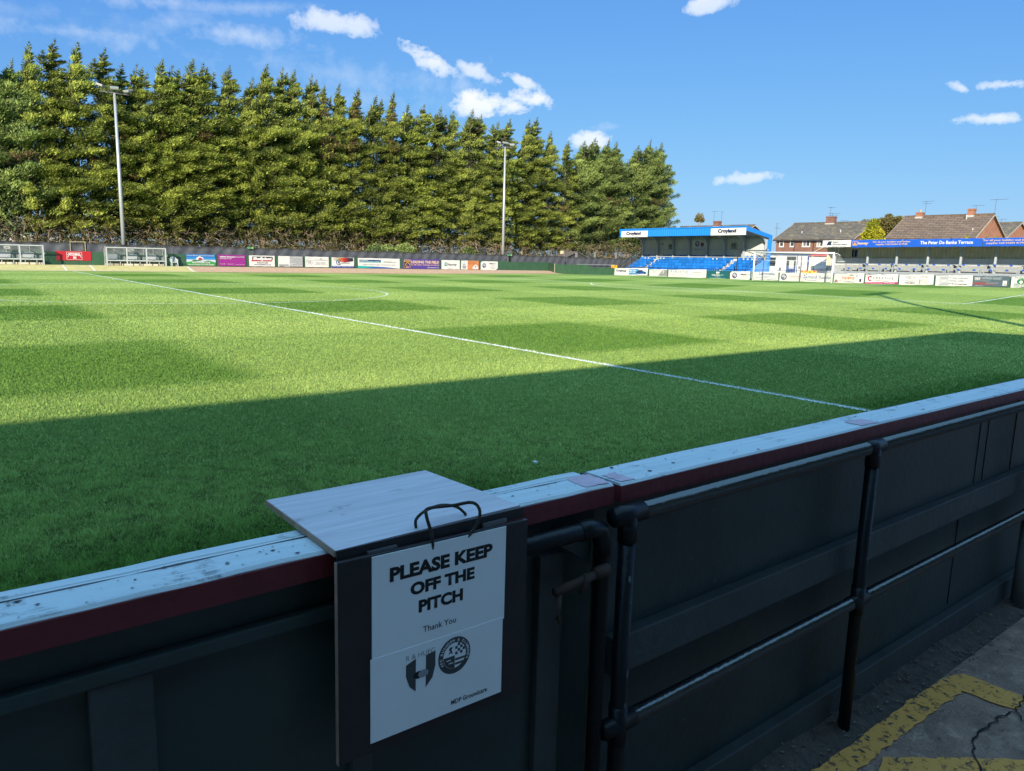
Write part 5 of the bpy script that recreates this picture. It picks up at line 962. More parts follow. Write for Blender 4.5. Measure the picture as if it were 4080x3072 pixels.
# ================================================================== the long terrace
tr = thing('standing_terrace', 'long grey standing terrace with blue lettered fascia at the right, behind the goal', 'terrace', (56.5, 24, .4))
TO = (-56.5, -24, -.4)
WARP = lambda y: (32.15-y)*.0108
TB = M('royal_blue_banner', (.010, .075, .40), .45, .06, 2, spec=.4); BEIGE = M('beige_cladding', (.50, .46, .34), .55, .12, 1.5); GREYC = M('grey_terrace_front', (.46, .50, .52), .7, .15, 1.5, .08, 10)
YE = 4.0
MB().box(54.52, 54.6, YE, 32.15, 3.49, 4.08).build('fascia', M('dark_fascia', (.05, .06, .08), .6), tr, TO)
MB().prism([(54.5, 4.085), (57.8, 3.86), (57.8, 3.76), (54.5, 3.97)], YE, 32.2, 'y').build('roof', M('grey_roof_sheet', (.24, .25, .26), .5, .1, 1), tr, TO)
def fasc(name, y0, y1, z0, z1, m, x=54.50):
    n = max(2, int(abs(y1-y0)/.35)); ph = random.random()*6
    return MB().grid(lambda u, v: (x-.012*abs(math.sin(u*n*1.1+ph))*math.sin(v*3.14), y0+(y1-y0)*u, z0+(z1-z0)*v+.008*math.sin(u*n*1.7+ph)), n*2, 4).build(name, m, tr, TO, True)
fasc('fascia_board', 32.16, 29.56, 3.50, 4.09, paint(248, 248, 246)); fasc('fascia_banner', 29.53, 25.2, 3.46, 4.08, TB); fasc('fascia_banner', 25.15, 19.2, 3.46, 4.08, TB); fasc('fascia_banner', 19.15, 12.0, 3.46, 4.08, TB); fasc('fascia_banner', 11.95, YE, 3.46, 4.08, TB)
def tt(s, y0, y1, za, zb, m, bold=.02, shear=0, x=54.47):
    me, aa = text_mesh(s, bold, shear); lo, hi = aa.min(0), aa.max(0); w = hi-lo
    yy = y0+(aa[:, 0]-lo[0])/w[0]*(y1-y0); zz = za+(aa[:, 1]-lo[1])/w[1]*(zb-za)+np.array([WARP(v) for v in yy])
    me.vertices.foreach_set('co', np.stack([np.full_like(yy, x)+TO[0], yy+TO[1], zz+TO[2]], -1).astype(np.float32).ravel()); return link('lettering', me, m, tr)
CRM = paint(250, 215, 185); WT = paint(248, 248, 250); NVY = paint(45, 60, 95)
tt('Auto', 31.24, 30.72, 3.86, 4.02, NVY, .012); tt('Windscreens', 31.24, 29.88, 3.66, 3.81, NVY, .012); tt('REPAIR & REPLACE', 31.26, 29.95, 3.54, 3.58, paint(150, 155, 170))
def tp(name, pts, m, x=54.47):
    me = bpy.data.meshes.new(name); me.from_pydata([(x+TO[0], p[0]+TO[1], p[1]+WARP(p[0])+TO[2]) for p in pts], [], [tuple(range(len(pts)))]); return link(name, me, m, tr)
tp('emblem', [(31.80, 3.67), (31.45, 3.67), (31.35, 4.0), (31.62, 4.0)], NVY); tp('emblem', [(31.42, 3.67), (31.30, 3.67), (31.38, 3.83), (31.28, 4.0), (31.38, 4.0), (31.48, 3.83)], NVY)
tp('emblem', [(29.40, 3.62), (28.98, 3.62), (28.98, 4.0), (29.40, 4.0)], CRM); tp('emblem', [(29.37, 3.65), (29.01, 3.65), (29.01, 3.97), (29.37, 3.97)], TB, 54.466); tp('emblem', [(29.36, 3.65), (29.02, 3.65), (29.19, 3.93)], paint(245, 175, 60), 54.462)
tt('hevey', 28.94, 28.0, 3.62, 3.93, CRM, .035, .15)
tt('For all your building and timber', 27.62, 24.52, 3.80, 3.96, CRM, .02); tt('supplies Call 01604 417930', 27.38, 24.76, 3.60, 3.76, CRM, .02)
tt('The Peter De Banke Terrace', 23.75, 19.84, 3.66, 3.92, WT, .03)
tt('For all your building and timber', 19.12, 15.9, 3.81, 3.98, CRM, .02); tt('supplies Call 01604 417930', 18.92, 16.2, 3.60, 3.77, CRM, .02); tt('hevey', 15.2, 14.2, 3.62, 3.93, CRM, .035, .15)
ribbed('y', 32.3, YE, 57.55, 2.5, 3.9, .30, .05).build('back_wall', BEIGE, tr, TO)
MB().box(57.3, 57.52, YE, 32.3, 2.0, 2.58).build('wall_base', GREYC, tr, TO)
ribbed('x', 55.6, 57.5, 32.3, 1.9, 3.9, .3, .04).build('side_wall', BEIGE, tr, TO)
for y in (31.75, 28.74, 26.22, 23.69, 21.18, 18.7, 16.2, 13.7, 11.2, 8.7):
    MB().box(56.0, 56.14, y-.07, y+.07, 1.3, 3.86).build('column', STEEL, tr, TO); MB().prism([(56.05, 3.3), (56.05, 3.84), (54.65, 3.96), (54.65, 3.88), (55.6, 3.72), (55.95, 3.55)], y-.04, y+.04, 'y').build('roof_beam', STEEL, tr, TO)
f = MB()
for i, (x, z) in enumerate(((53.8, 1.00), (54.7, 1.18), (55.5, 1.42), (56.3, 1.72), (57.0, 2.0))): f.box(x, 57.3, YE, 32.1, .3, z)
f.build('terrace_steps', M('terrace_step_concrete', (.25, .26, .255), .9, .25, 5, .2, 30), tr, TO)
MB().box(57.50, 57.515, 30.4, 30.95, 2.7, 3.35).build('window', glass_mat(), tr, TO)
f = MB()
for y0, y1, z0, z1 in ((30.35, 31.0, 3.35, 3.39), (30.35, 31.0, 2.66, 2.70), (30.35, 30.4, 2.7, 3.35), (30.95, 31.0, 2.7, 3.35)): f.box(57.485, 57.514, y0, y1, z0, z1)
f.build('window_frame', paint(225, 225, 215), tr, TO)
for y, z in ((31.65, 3.02), (23.1, 3.15)): MB().box(57.47, 57.49, y-.19, y+.19, z-.11, z+.11).build('notice_plate', paint(225, 228, 222), tr, TO)
for y in (28.5, 21.35): MB().box(56.0, 56.25, y-.18, y+.18, 3.60, 3.72, .02).build('lamp', paint(190, 195, 185), tr, TO)
BTAG = M('blue_tape', (.015, .07, .33), .5)
WARP0 = lambda y: (32.15-y)*.0108
WARP = None
GALVD = M('dull_galvanised', (.27, .30, .30), .5, .15, 5, metal=.2)
def crush(y0, y1, x, zb, zt, lab, grp, tags):
    ym = (y0+y1)/2; o = WARP0(ym); t = thing('crush_barrier', lab, 'barrier', (x, ym, zb+o), END, grp); w = (y0-y1)/2; h = zt-zb
    MB().box(-w, w, -.04, .04, h-.065, h).build('top_rail', GALVD, t); MB().box(-w, w, -.03, .03, h*.45, h*.45+.06).build('mid_rail', GALVD, t)
    for s in (-1, 1): MB().box(s*(w-.30*(x > 55))-.04-.05*s*(x < 55), s*(w-.30*(x > 55))+.04-.05*s*(x < 55), -.04, .04, -.15, h-.066).build('leg', GALVD, t)
    for y in tags:
        if y1 < y < y0: MB().box(ym-y-.09, ym-y+.09, -.055, .055, h-.11, h+.02).build('blue_tape', BTAG, t)
TU = [28.6, 27.49, 26.38, 25.22, 24.13, 23.03, 21.92, 20.8, 19.7, 18.6, 17.47, 16.35]; TL = [29.5, 28.45, 27.36, 26.28, 25.15, 23.98, 22.87, 21.74, 20.64, 19.51, 18.4, 17.28, 16.2]
ordn = ['leftmost', 'second', 'third', 'fourth', 'fifth', 'sixth', 'seventh']
for k, (a, b) in enumerate(((30.8, 28.93), (28.9, 26.66), (26.63, 24.09), (24.06, 21.56), (21.53, 19.01), (18.98, 16.2))):
    crush(a, b, 56.0-.25, 1.43, 2.10, f'grey crush barrier with blue tape, {ordn[k]} of the upper row in the long terrace', 'crush barriers in the upper row', TU)
for k, (a, b) in enumerate(((30.6, 29.32), (29.29, 26.79), (26.76, 24.22), (24.19, 21.66), (21.63, 19.11), (19.08, 16.55), (16.52, 13.9))):
    crush(a, b, 54.45, 1.0, 1.72, f'grey crush barrier with blue tape, {ordn[k]} of the front row in the long terrace', 'crush barriers in the front row', TL)
t = thing('terrace_front_rail', 'thin grey tube rail along the front of the long terrace above the banners', 'rail', (53.4, 22, .5))
f = MB().tube([(53.4, 32, 1.30), (53.4, 4, 1.62)], .025, 6); f.build('rail', GALV, t, (-53.4, -22, -.5))
for y in np.arange(5, 32, 2.05): MB().tube([(53.4, y, .3), (53.4, y, 1.30+(32-y)*.0114)], .022, 6).build('post', GALV, t, (-53.4, -22, -.5))

# ================================================================== houses beyond the goal end
BR1 = brick_mat('red_brick', (.13, .045, .028), (.19, .075, .045), (.17, .13, .10)); BR2 = brick_mat('orange_brick', (.22, .075, .038), (.29, .11, .055), (.24, .16, .11))
def tile_mat(name, c1, c2, moss=None, rh=.17):
    m = brick_mat(name, c1, c2, tuple(a*.45 for a in c1)); nt = m.node_tree; N = nt.nodes; L = nt.links
    bt = next(n for n in N if n.type == 'TEX_BRICK'); bt.inputs['Brick Width'].default_value = .9; bt.inputs['Row Height'].default_value = rh; bt.inputs['Mortar Size'].default_value = .022
    sp = next(n for n in N if n.type == 'SEPXYZ'); cb = next(n for n in N if n.type == 'COMBXYZ'); L.new(sp.outputs[1], cb.inputs[0])
    bp = N.new('ShaderNodeBump'); bp.inputs['Strength'].default_value = .8; bp.inputs['Distance'].default_value = .05; L.new(bt.outputs['Fac'], bp.inputs['Height']); bp.invert = True
    b = N['Principled BSDF']; L.new(bp.outputs[0], b.inputs['Normal'])
    if moss:
        ml = b.inputs['Base Color'].links[0].from_socket
        nz = N.new('ShaderNodeTexNoise'); nz.inputs['Scale'].default_value = 1.6; nz.inputs['Detail'].default_value = 9; nz.inputs['Roughness'].default_value = .75; tc = next(n for n in N if n.type == 'TEX_COORD'); L.new(tc.outputs['Object'], nz.inputs['Vector'])
        mr = N.new('ShaderNodeMapRange'); mr.inputs['From Min'].default_value = .52; mr.inputs['From Max'].default_value = .62; L.new(nz.outputs['Fac'], mr.inputs['Value'])
        mx = N.new('ShaderNodeMix'); mx.data_type = 'RGBA'; L.new(mr.outputs[0], mx.inputs['Factor']); L.new(ml, mx.inputs['A']); mx.inputs['B'].default_value = (*moss, 1); L.new(mx.outputs['Result'], b.inputs['Base Color'])
    return m
T1 = tile_mat('mossy_roof_tiles', (.088, .074, .056), (.135, .112, .082), (.20, .155, .085)); T2 = tile_mat('brown_roof_tiles', (.118, .080, .054), (.165, .112, .075), None, .20)
MORT = M('ridge_mortar', (.30, .26, .20), .9, .3, 6); GUT = M('dark_gutter', (.03, .03, .032), .5); UPVC = M('white_window_frame', (.68, .68, .66), .4, .05, 3)
AER = M('aerial_metal', (.10, .10, .11), .4, metal=.5)
def house(label, xf, xb, yl, yr, ze, zr, brick, tile, windows=(), chims=(), aerials=(), pipes=(), vents=(), zb=.3, vx=.25):
    xm = (xf+xb)/2; h = thing('brick_house', label, 'house', (xm, (yl+yr)/2, zb)); O = (-xm, -(yl+yr)/2, -zb)
    MB().prism([(xf, zb), (xb, zb), (xb, ze), (xm, zr-.12), (xf, ze)], yr, yl, 'y').build('wall', brick, h, O)
    sl = (zr-ze)/(xm-xf); ov = .35; roof = MB()
    n = 40
    for s in (-1, 1):
        xe = xf-ov if s < 0 else xb+ov; zE = ze-ov*sl+.06
        roof.prism([(xe, zE), (xm, zr+.06), (xm, zr-.06), (xe, zE-.12)], yr-vx, yl+vx, 'y')
    rf = roof.build('roof', tile, h, O)
    MB().tube([(xm, yr-vx, zr+.06), (xm, yl+vx, zr+.06)], .12, 8).build('ridge_tiles', tile, rf)
    f = MB()
    for y in (yr-vx-.005, yl+vx+.005): f.prism([(xf-ov, ze-ov*sl-.06), (xm, zr-.06), (xm, zr+.065), (xf-ov, ze-ov*sl+.065)], y-.02, y+.02, 'y').prism([(xb+ov, ze-ov*sl-.06), (xm+.001, zr-.06), (xm+.001, zr+.065), (xb+ov, ze-ov*sl+.065)], y-.02, y+.02, 'y')
    f.build('verge', MORT, rf)
    MB().box(xf-ov-.1, xf-ov, yr-vx, yl+vx, ze-ov*sl-.16, ze-ov*sl-.05).build('gutter', GUT, h, O); MB().box(xf-ov+.02, xf-.003, yr-vx+.02, yl+vx-.02, ze-ov*sl-.17, ze-ov*sl-.09).build('soffit', UPVC, h, O)
    for (y0, y1, z0, z1, nm) in windows:
        fr = MB(); fr.box(xf-.05, xf+.02, y0, y1, z0, z0+.07).box(xf-.05, xf+.02, y0, y1, z1-.07, z1).box(xf-.05, xf+.02, y0-.001, y0-.07, z0, z1).box(xf-.05, xf+.02, y1+.07, y1+.001, z0, z1).box(xf-.09, xf+.02, y0+.04, y1-.04, z0-.06, z0-.001)
        for k in range(1, nm): y = y0+(y1-y0)*k/nm; fr.box(xf-.05, xf+.02, y-.035, y+.035, z0+.07, z1-.07)
        if nm == 1: fr.box(xf-.05, xf+.02, y0-.07, y1+.07, z0+(z1-z0)*.62, z0+(z1-z0)*.68)
        w = fr.build('window', UPVC, h, O); MB().box(xf-.015, xf+.01, y0-.07, y1+.07, z0+.07, z1-.07).build('pane', glass_mat(), w)
        if nm > 1: MB().box(xf-.02, xf-.016, y0-.1, y0-.1-(y0-y1)*.16, z0+.1, z1-.1).build('curtain', paint(200, 195, 190), w)
    for (yc, w, zt, pots) in chims:
        c = MB().box(xm-.35, xm+.35, yc-w/2, yc+w/2, zr-.5, zt).box(xm-.4, xm+.4, yc-w/2-.05, yc+w/2+.05, zt-.16, zt-.06).build('chimney', brick, rf)
        f = MB().box(xm-.42, xm+.42, yc-w/2-.07, yc+w/2+.07, zr-.25, zr+.0)
        f.build('chimney_flashing', M('lead_flashing', (.35, .35, .34), .6, .1, 5), rf)
        if pots:
            f = MB()
            for k in range(pots): f.tube([(xm, yc+(k-(pots-1)/2)*.4, zt), (xm, yc+(k-(pots-1)/2)*.4, zt+.3)], .11, 8)
            f.build('chimney_pot', M('clay_pot', (.36, .25, .16), .8, .2, 6), rf)
    for (x, y, z0, z1, arms, ang) in aerials:
        f = MB().tube([(x, y, z0), (x, y, z1)], .02, 5)
        for (za, l) in arms:
            dx, dy = math.cos(ang), math.sin(ang); f.tube([(x-dx*l*.35, y-dy*l*.35, za), (x+dx*l*.65, y+dy*l*.65, za)], .014, 5)
            for k in range(9): q = -.35+k*.125; f.tube([(x+dx*l*q-dy*.14, y+dy*l*q+dx*.14, za), (x+dx*l*q+dy*.14, y+dy*l*q-dx*.14, za)], .008, 4)
        f.build('aerial', AER, h, O)
    for (y, z0, z1) in pipes: MB().tube([(xf-.08, y, z0), (xf-.08, y, z1-.35), (xf-.3, y, z1)], .045, 6).build('drainpipe', GUT, h, O)
    for (x, y, z, hh) in vents: f = MB().tube([(x, y, z-.1), (x, y, z+hh)], .07, 8).build('vent_pipe', M('lead_flashing', (.35, .35, .34), .6, .1, 5), rf)
    return h
house('red brick house with mossy dark roof and white windows, left of the yellow conifer', 75, 83, 50.1, 40.2, 5.1, 7.02, BR1, T1,
      [(49.62, 49.03, 4.08, 4.84, 1), (48.17, 47.57, 4.09, 4.85, 1), (46.53, 45.5, 4.1, 4.86, 2), (44.63, 43.45, 4.1, 4.86, 3), (42.6, 41.6, 4.35, 4.9, 2)], [(45.35, 1.0, 7.85, 0)],
      [(79, 45.55, 7.6, 8.95, [(8.95, 1.0), (8.9, .4)], -1.2), (79, 45.25, 7.6, 8.25, [(8.2, 1.5), (7.98, 1.2)], -1.6), (79.5, 44.1, 7.0, 7.35, [(7.35, 1.0)], -1.4)], [(47.53, 3.0, 4.9), (45.02, .5, 4.9)], [(76.3, 47.5, 5.75, .25), (76.4, 42.6, 5.85, .25)])
house('orange brick house with plain brown tiled roof and gable behind the long terrace', 75, 82.6, 36.2, 27.55, 5.2, 7.5, BR2, T2, [], [(34.8, .62, 7.98, 1), (29.55, .58, 8.2, 0)],
      [(78.8, 34.3, 7.6, 9.2, [(9.15, 1.3), (8.9, .9)], -1.7), (78.8, 29.2, 7.9, 8.5, [(8.5, 1.2)], -1.7), (78.9, 27.4, 6.6, 9.1, [(9.05, 1.7)], -1.7)], [], [(78.0, 29.7, 7.0, .55), (76.0, 28.2, 5.6, .45)])
house('smaller looking orange brick gabled house farther away, at the right edge behind the long terrace', 91, 99.5, 39.5, 30.4, 5.6, 7.5, BR2, T1, [], [], [(95, 33.5, 7.4, 8.3, [(8.3, 1.3)], -1.6), (94, 32, 7.2, 8.0, [(7.9, 1.0)], -1.9)])
house('brick house showing only its ridge and chimney above the blue stand roof', 76, 84, 69.3, 57.0, 5.2, 7.0, BR1, T1, [], [(62.95, .9, 7.75, 0)], [(80, 63.6, 7.6, 9.1, [(9.1, .9)], -1.4), (80, 62.3, 7.6, 9.05, [(9.0, .4)], -1.2), (77, 51.5, 4.5, 7.0, [(6.6, .5), (6.4, .8), (7.0, .4)], -1.5)])
ob = thing('brick_outbuilding', 'small brick outbuilding with brown roof squeezed between the blue stand and the brick house', 'outbuilding', (72.5, 51.3, .3)); OO = (-72.5, -51.3, -.3)
MB().prism([(71, .3), (74, .3), (74, 3.3), (72.5, 4.3), (71, 3.3)], 50.7, 52.3, 'y').build('wall', BR1, ob, OO); MB().prism([(70.8, 3.25), (72.5, 4.42), (72.5, 4.3), (70.8, 3.12)], 50.55, 52.5, 'y').prism([(74.2, 3.25), (72.505, 4.42), (72.505, 4.3), (74.2, 3.12)], 50.55, 52.5, 'y').build('roof', T2, ob, OO)
ob = thing('brick_lean_to', 'low brick extension with pale gable edge below the right part of the brick house', 'outbuilding', (73, 41.8, .3)); OO = (-73, -41.8, -.3)
MB().prism([(43.1, .3), (40.5, .3), (40.5, 3.3), (41.75, 4.0), (43.1, 3.4)], 72, 74.9, 'x').build('wall', BR1, ob, OO); MB().prism([(43.25, 3.38), (41.75, 4.14), (41.75, 4.02), (43.25, 3.27)], 71.85, 74.9, 'x').prism([(40.35, 3.28), (41.748, 4.14), (41.748, 4.02), (40.35, 3.16)], 71.85, 74.9, 'x').build('roof', M('sand_verge', (.36, .28, .18), .85, .2, 5), ob, OO)
sh = thing('garden_shed', 'small dark shed with pitched felt roof behind the corner windbreak', 'shed', (61.8, 73, .3)); OO = (-61.8, -73, -.3)
MB().prism([(60.0, .3), (63.6, .3), (63.6, 2.2), (61.9, 2.9), (60.0, 2.2)], 72.4, 75, 'y').build('wall', TIMB, sh, OO); MB().prism([(59.7, 2.2), (61.9, 3.0), (61.9, 2.9), (59.7, 2.1)], 72.2, 75.2, 'y').prism([(63.95, 2.2), (61.902, 3.0), (61.902, 2.9), (63.95, 2.1)], 72.2, 75.2, 'y').build('roof', M('felt_roof', (.10, .085, .075), .9, .25, 4), sh, OO)

# glimpses between the trunks: vehicles parked behind the hedge
def vehicle(name, label, cat, x, y, l, w, h, col, caravan=False):
    t = thing(name, label, cat, (x, y, .1)); m = M('%s_body_%d' % (name, x), col, .3, .05, 2, spec=.6)
    prof = [(-l/2, .35), (l/2, .35), (l/2, .95), (l*.40, h*.98), (l*.3, h), (-l*.44, h), (-l/2, h*.92)] if caravan else [(-l/2, .3), (l/2, .3), (l/2, .8), (l*.28, .95), (l*.14, h), (-l*.30, h), (-l*.46, .98), (-l/2, .85)]
    bm = MB().prism(prof, -w/2, w/2, 'y'); bm.build('body', m, t)
    if caravan: MB().box(-l*.3, -l*.05, -w/2-.012, -w/2-.002, h*.5, h*.78).box(l*.08, l*.3, -w/2-.012, -w/2-.002, h*.5, h*.78).build('window', glass_mat(), t)
    else: MB().prism([(l*.24, .96), (l*.12, h-.1), (-l*.28, h-.1), (-l*.40, .98)], -w/2-.012, -w/2-.002, 'y').build('window', glass_mat(), t)
    for sx in (-.3, .3):
        for sy in (-1, 1): MB().tube([(sx*l, sy*(w/2-.2), .33), (sx*l, sy*(w/2+.01), .33)], .33, 14).build('wheel', M('tyre', (.02, .02, .02), .8), t)
vehicle('caravan', 'white caravan glimpsed between the trunks above the red board', 'caravan', -2.2, 84, 5.2, 2.1, 2.9, (.62, .63, .64), True)
vehicle('caravan', 'white caravan glimpsed between the trunks above the netting, right of the red board', 'caravan', 2.9, 85, 4.6, 2.1, 2.8, (.60, .61, .63), True)
vehicle('parked_van', 'white van glimpsed between the trunks above the white and ring emblem banners', 'van', 27.5, 92, 5.4, 2.0, 2.9, (.62, .63, .64), True)
vehicle('parked_car', 'orange red car glimpsed through bare branches above the colour swatch banner', 'car', 31.8, 91, 4.2, 1.75, 2.3, (.5, .10, .04))
vehicle('parked_car', 'white car glimpsed through bare branches between the two pale banners', 'car', 22.6, 91, 4.3, 1.75, 2.3, (.6, .6, .6))
fh = house('low house with red brown roof seen only through the bare lower branches', 40, 48, 108, 96, 3.2, 5.6, BR2, T2, [], [])

# ================================================================== trees
def leaf_mat(name, lightc, darkc, brown, tr=.30):
    m = bpy.data.materials.new(name); m.use_nodes = True; nt = m.node_tree; N = nt.nodes; L = nt.links; b = N['Principled BSDF']; b.inputs['Roughness'].default_value = .65; b.inputs['Specular IOR Level'].default_value = .25
    a = N.new('ShaderNodeAttribute'); a.attribute_name = 'tone'; br = N.new('ShaderNodeAttribute'); br.attribute_name = 'dead'
    m1 = N.new('ShaderNodeMix'); m1.data_type = 'RGBA'; L.new(a.outputs['Fac'], m1.inputs['Factor']); m1.inputs['A'].default_value = (*darkc, 1); m1.inputs['B'].default_value = (*lightc, 1)
    m2 = N.new('ShaderNodeMix'); m2.data_type = 'RGBA'; L.new(br.outputs['Fac'], m2.inputs['Factor']); L.new(m1.outputs['Result'], m2.inputs['A']); m2.inputs['B'].default_value = (*brown, 1)
    oi = N.new('ShaderNodeObjectInfo'); mr = N.new('ShaderNodeMapRange'); mr.inputs['To Min'].default_value = .82; mr.inputs['To Max'].default_value = 1.15; L.new(oi.outputs['Random'], mr.inputs['Value'])
    sc = N.new('ShaderNodeVectorMath'); sc.operation = 'SCALE'; L.new(m2.outputs['Result'], sc.inputs[0]); L.new(mr.outputs[0], sc.inputs['Scale'])
    L.new(sc.outputs[0], b.inputs['Base Color'])
    t = N.new('ShaderNodeBsdfTranslucent'); L.new(sc.outputs[0], t.inputs['Color']); ms = N.new('ShaderNodeMixShader'); ms.inputs[0].default_value = tr
    L.new(b.outputs[0], ms.inputs[1]); L.new(t.outputs[0], ms.inputs[2]); L.new(ms.outputs[0], N['Material Output'].inputs['Surface'])
    return m
LEAF_Y = leaf_mat('olive_conifer_sprays', (.405, .455, .085), (.034, .060, .020), (.12, .075, .04))
LEAF_G = leaf_mat('green_conifer_sprays', (.33, .41, .11), (.040, .075, .028), (.12, .08, .04))
LEAF_L = leaf_mat('lime_conifer_sprays', (.36, .33, .015), (.14, .17, .012), (.2, .12, .04))
LEAF_B = leaf_mat('autumn_leaves', (.20, .16, .05), (.07, .08, .025), (.22, .12, .05))
BARK = M('pale_conifer_bark', (.25, .19, .135), .95, .35, 6, .6, 25); TWIG = M('bare_twigs', (.30, .22, .155), .95, .3, 4)
def conifer(seed, H, Rm, style=0):
    g = np.random.default_rng(seed)
    tz = np.linspace(0, H, 12); tx = np.cumsum(g.normal(0, .07, 12)); ty = np.cumsum(g.normal(0, .05, 12)); tx += .35*(tz/H)**3
    trunk = MB(); trunk.tube([(float(x), float(y), float(z)-.1) for x, y, z in zip(tx[:11], ty[:11], tz[:11])], [float(max(.03, .21*(1-z/H)**.8)) for z in tz[:11]], 9)
    cx = lambda z: np.interp(z, tz, tx); cy = lambda z: np.interp(z, tz, ty)
    nb = int((H-3.6)*(10.6 if style == 0 else 10.2)); zb = 2.7+(H-4.4)*np.sort(g.random(nb)**1.02); V = []; tone = []; dead = []
    deadz = [(g.uniform(5, H-3), g.uniform(0, 6.28), g.uniform(.5, 1.0)) for _ in range(2)] if g.random() < .35 else []
    for z in zb:
        t = (z-3.4)/(H-3.4)
        r = Rm*min(1.0, ((1-t)/.48)**.95+.03)*g.uniform(.5, 1.22)*(min(1, .6+t*5))
        az = g.uniform(0, 2*math.pi); el = g.uniform(.15, .65) if style == 0 else g.uniform(.45, 1.0)
        if t > .66: el = g.uniform(.45, 1.1); r = max(r*1.05, .35)
        o = np.array([math.cos(az)*math.cos(el), math.sin(az)*math.cos(el), math.sin(el)]); side = np.array([-math.sin(az), math.cos(az), 0.]); upv = np.cross(o, side)*-1
        n = int(165*r)+50 if style == 0 else int(190*r)+50
        s = g.uniform(.12, 1.0, n)**.55
        spread = (.07+.24*np.sin(np.clip(s, 0, 1)*math.pi*.80))*min(r, 1.9)
        a = g.normal(0, .55, n)*spread; c = g.normal(0, .30, n)*spread
        wind = .34*r*s**2
        P = np.array([cx(z), cy(z), z])+np.outer(s*r, o)+np.outer(a, side)+np.outer(c, upv)+np.outer(wind, [1, 0, .05])
        P[:, 2] -= .12*r*s**2*(1.2 if style == 0 else .1)
        ln_ = g.uniform(.12, .33, n)*(1.0 if t < .75 else .85); wd = ln_*g.uniform(.20, .36, n)
        D = o*.75+np.outer(np.sign(a)*g.uniform(.1, .9, n), side)+np.array([.60, 0, .30 if style == 0 else .5])+g.normal(0, .25, (n, 3)); D /= np.linalg.norm(D, axis=1, keepdims=True)
        W_ = np.cross(D, upv+g.normal(0, .55, (n, 3))); W_ /= np.linalg.norm(W_, axis=1, keepdims=True)
        q = np.stack([P-D*ln_[:, None]*.4, P+W_*wd[:, None]*.5, P+D*ln_[:, None]*.6, P-W_*wd[:, None]*.5], 1); V.append(q)
        base = g.uniform(.05, .70); rr = np.clip(base+1.1*(s-.72)+.4*c/np.maximum(spread, .05)+g.normal(0, .2, n), 0, 1); tone.append(rr)  # inner sprays toned darker: shade between the plumes is put into the colour
        dd = np.zeros(n)+(g.random(n) < .015)
        for (dz, da, dr) in deadz:
            if abs(z-dz) < dr and abs(((az-da+math.pi) % (2*math.pi))-math.pi) < .7: dd += (g.random(n) < .7)
        if z < 4.2: dd += (g.random(n) < .2)*.8
        dead.append(np.clip(dd, 0, 1))
    m = 2300; z = g.uniform(3.0, H-2.0, m); az = g.uniform(0, 2*math.pi, m); rr = .42*Rm*np.minimum(1, (1-z/H)/.45)*np.sqrt(g.random(m)); P = np.stack([cx(z)+np.cos(az)*rr, cy(z)+np.sin(az)*rr, z], -1)      # inner sprays coloured dark for the shade inside the crown
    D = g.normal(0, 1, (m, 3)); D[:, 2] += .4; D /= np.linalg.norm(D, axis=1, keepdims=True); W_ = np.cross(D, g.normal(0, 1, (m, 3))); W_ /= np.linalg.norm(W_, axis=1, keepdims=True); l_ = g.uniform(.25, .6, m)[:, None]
    V.append(np.stack([P, P+D*l_*.5+W_*l_*.14, P+D*l_, P+D*l_*.5-W_*l_*.14], 1)); tone.append(g.uniform(0, .25, m)); dead.append((g.random(m) < .15)*.8)
    m = 700; z = g.uniform(1.3, 4.2, m); az = g.uniform(0, 2*math.pi, m); rr = 1.9*np.sqrt(g.random(m)); P = np.stack([cx(z)+np.cos(az)*rr, cy(z)+np.sin(az)*rr, z], -1)     # dead brown spray under the crown
    D = g.normal(0, 1, (m, 3)); D[:, 2] -= .5; D /= np.linalg.norm(D, axis=1, keepdims=True); W_ = np.cross(D, g.normal(0, 1, (m, 3))); W_ /= np.linalg.norm(W_, axis=1, keepdims=True); l_ = g.uniform(.3, .8, m)[:, None]
    V.append(np.stack([P, P+D*l_*.5+W_*l_*.07, P+D*l_, P+D*l_*.5-W_*l_*.07], 1)); tone.append(g.uniform(0, .3, m)); dead.append(g.uniform(.0, .8, m))
    nl = g.integers(1, 5)
    for k in range(nl):                                   # wispy leaders that lean with the wind
        x0, y0 = cx(H-1.6)+g.normal(0, .9)*(k > 0), cy(H-1.6)+g.normal(0, .5)*(k > 0); h = g.uniform(1.4, 2.4)*(1 if k == 0 else .8); z0 = H-h+(.0 if k == 0 else -g.uniform(.3, 1.6))
        n = 120; s = g.random(n); p = np.stack([x0+.20*h*s**1.8, y0+0*s, z0+h*s], -1); az = g.uniform(0, 2*math.pi, n); L_ = (1-s)*.75+.12
        D = np.stack([np.cos(az)*.8+.45, np.sin(az)*.8, .45+0*az], -1); D /= np.linalg.norm(D, axis=1, keepdims=True); ln_ = L_*g.uniform(.6, 1.1, n); wd = np.maximum(.05, ln_*.2)
        W_ = np.cross(D, g.normal(0, 1, (n, 3))); W_ /= np.linalg.norm(W_, axis=1, keepdims=True)
        V.append(np.stack([p, p+D*ln_[:, None]*.5+W_*wd[:, None]*.5, p+D*ln_[:, None], p+D*ln_[:, None]*.5-W_*wd[:, None]*.5], 1)); tone.append(g.uniform(.0, .5, n)); dead.append(g.random(n)*.15)
        trunk.tube([(float(x0), float(y0), float(z0-.5)), (float(x0+.07*h), float(y0), float(z0+h*.55)), (float(x0+.19*h), float(y0), float(z0+h*.97))], [.035, .022, .01], 4)
    V = np.concatenate(V); n = len(V)
    tw = MB()
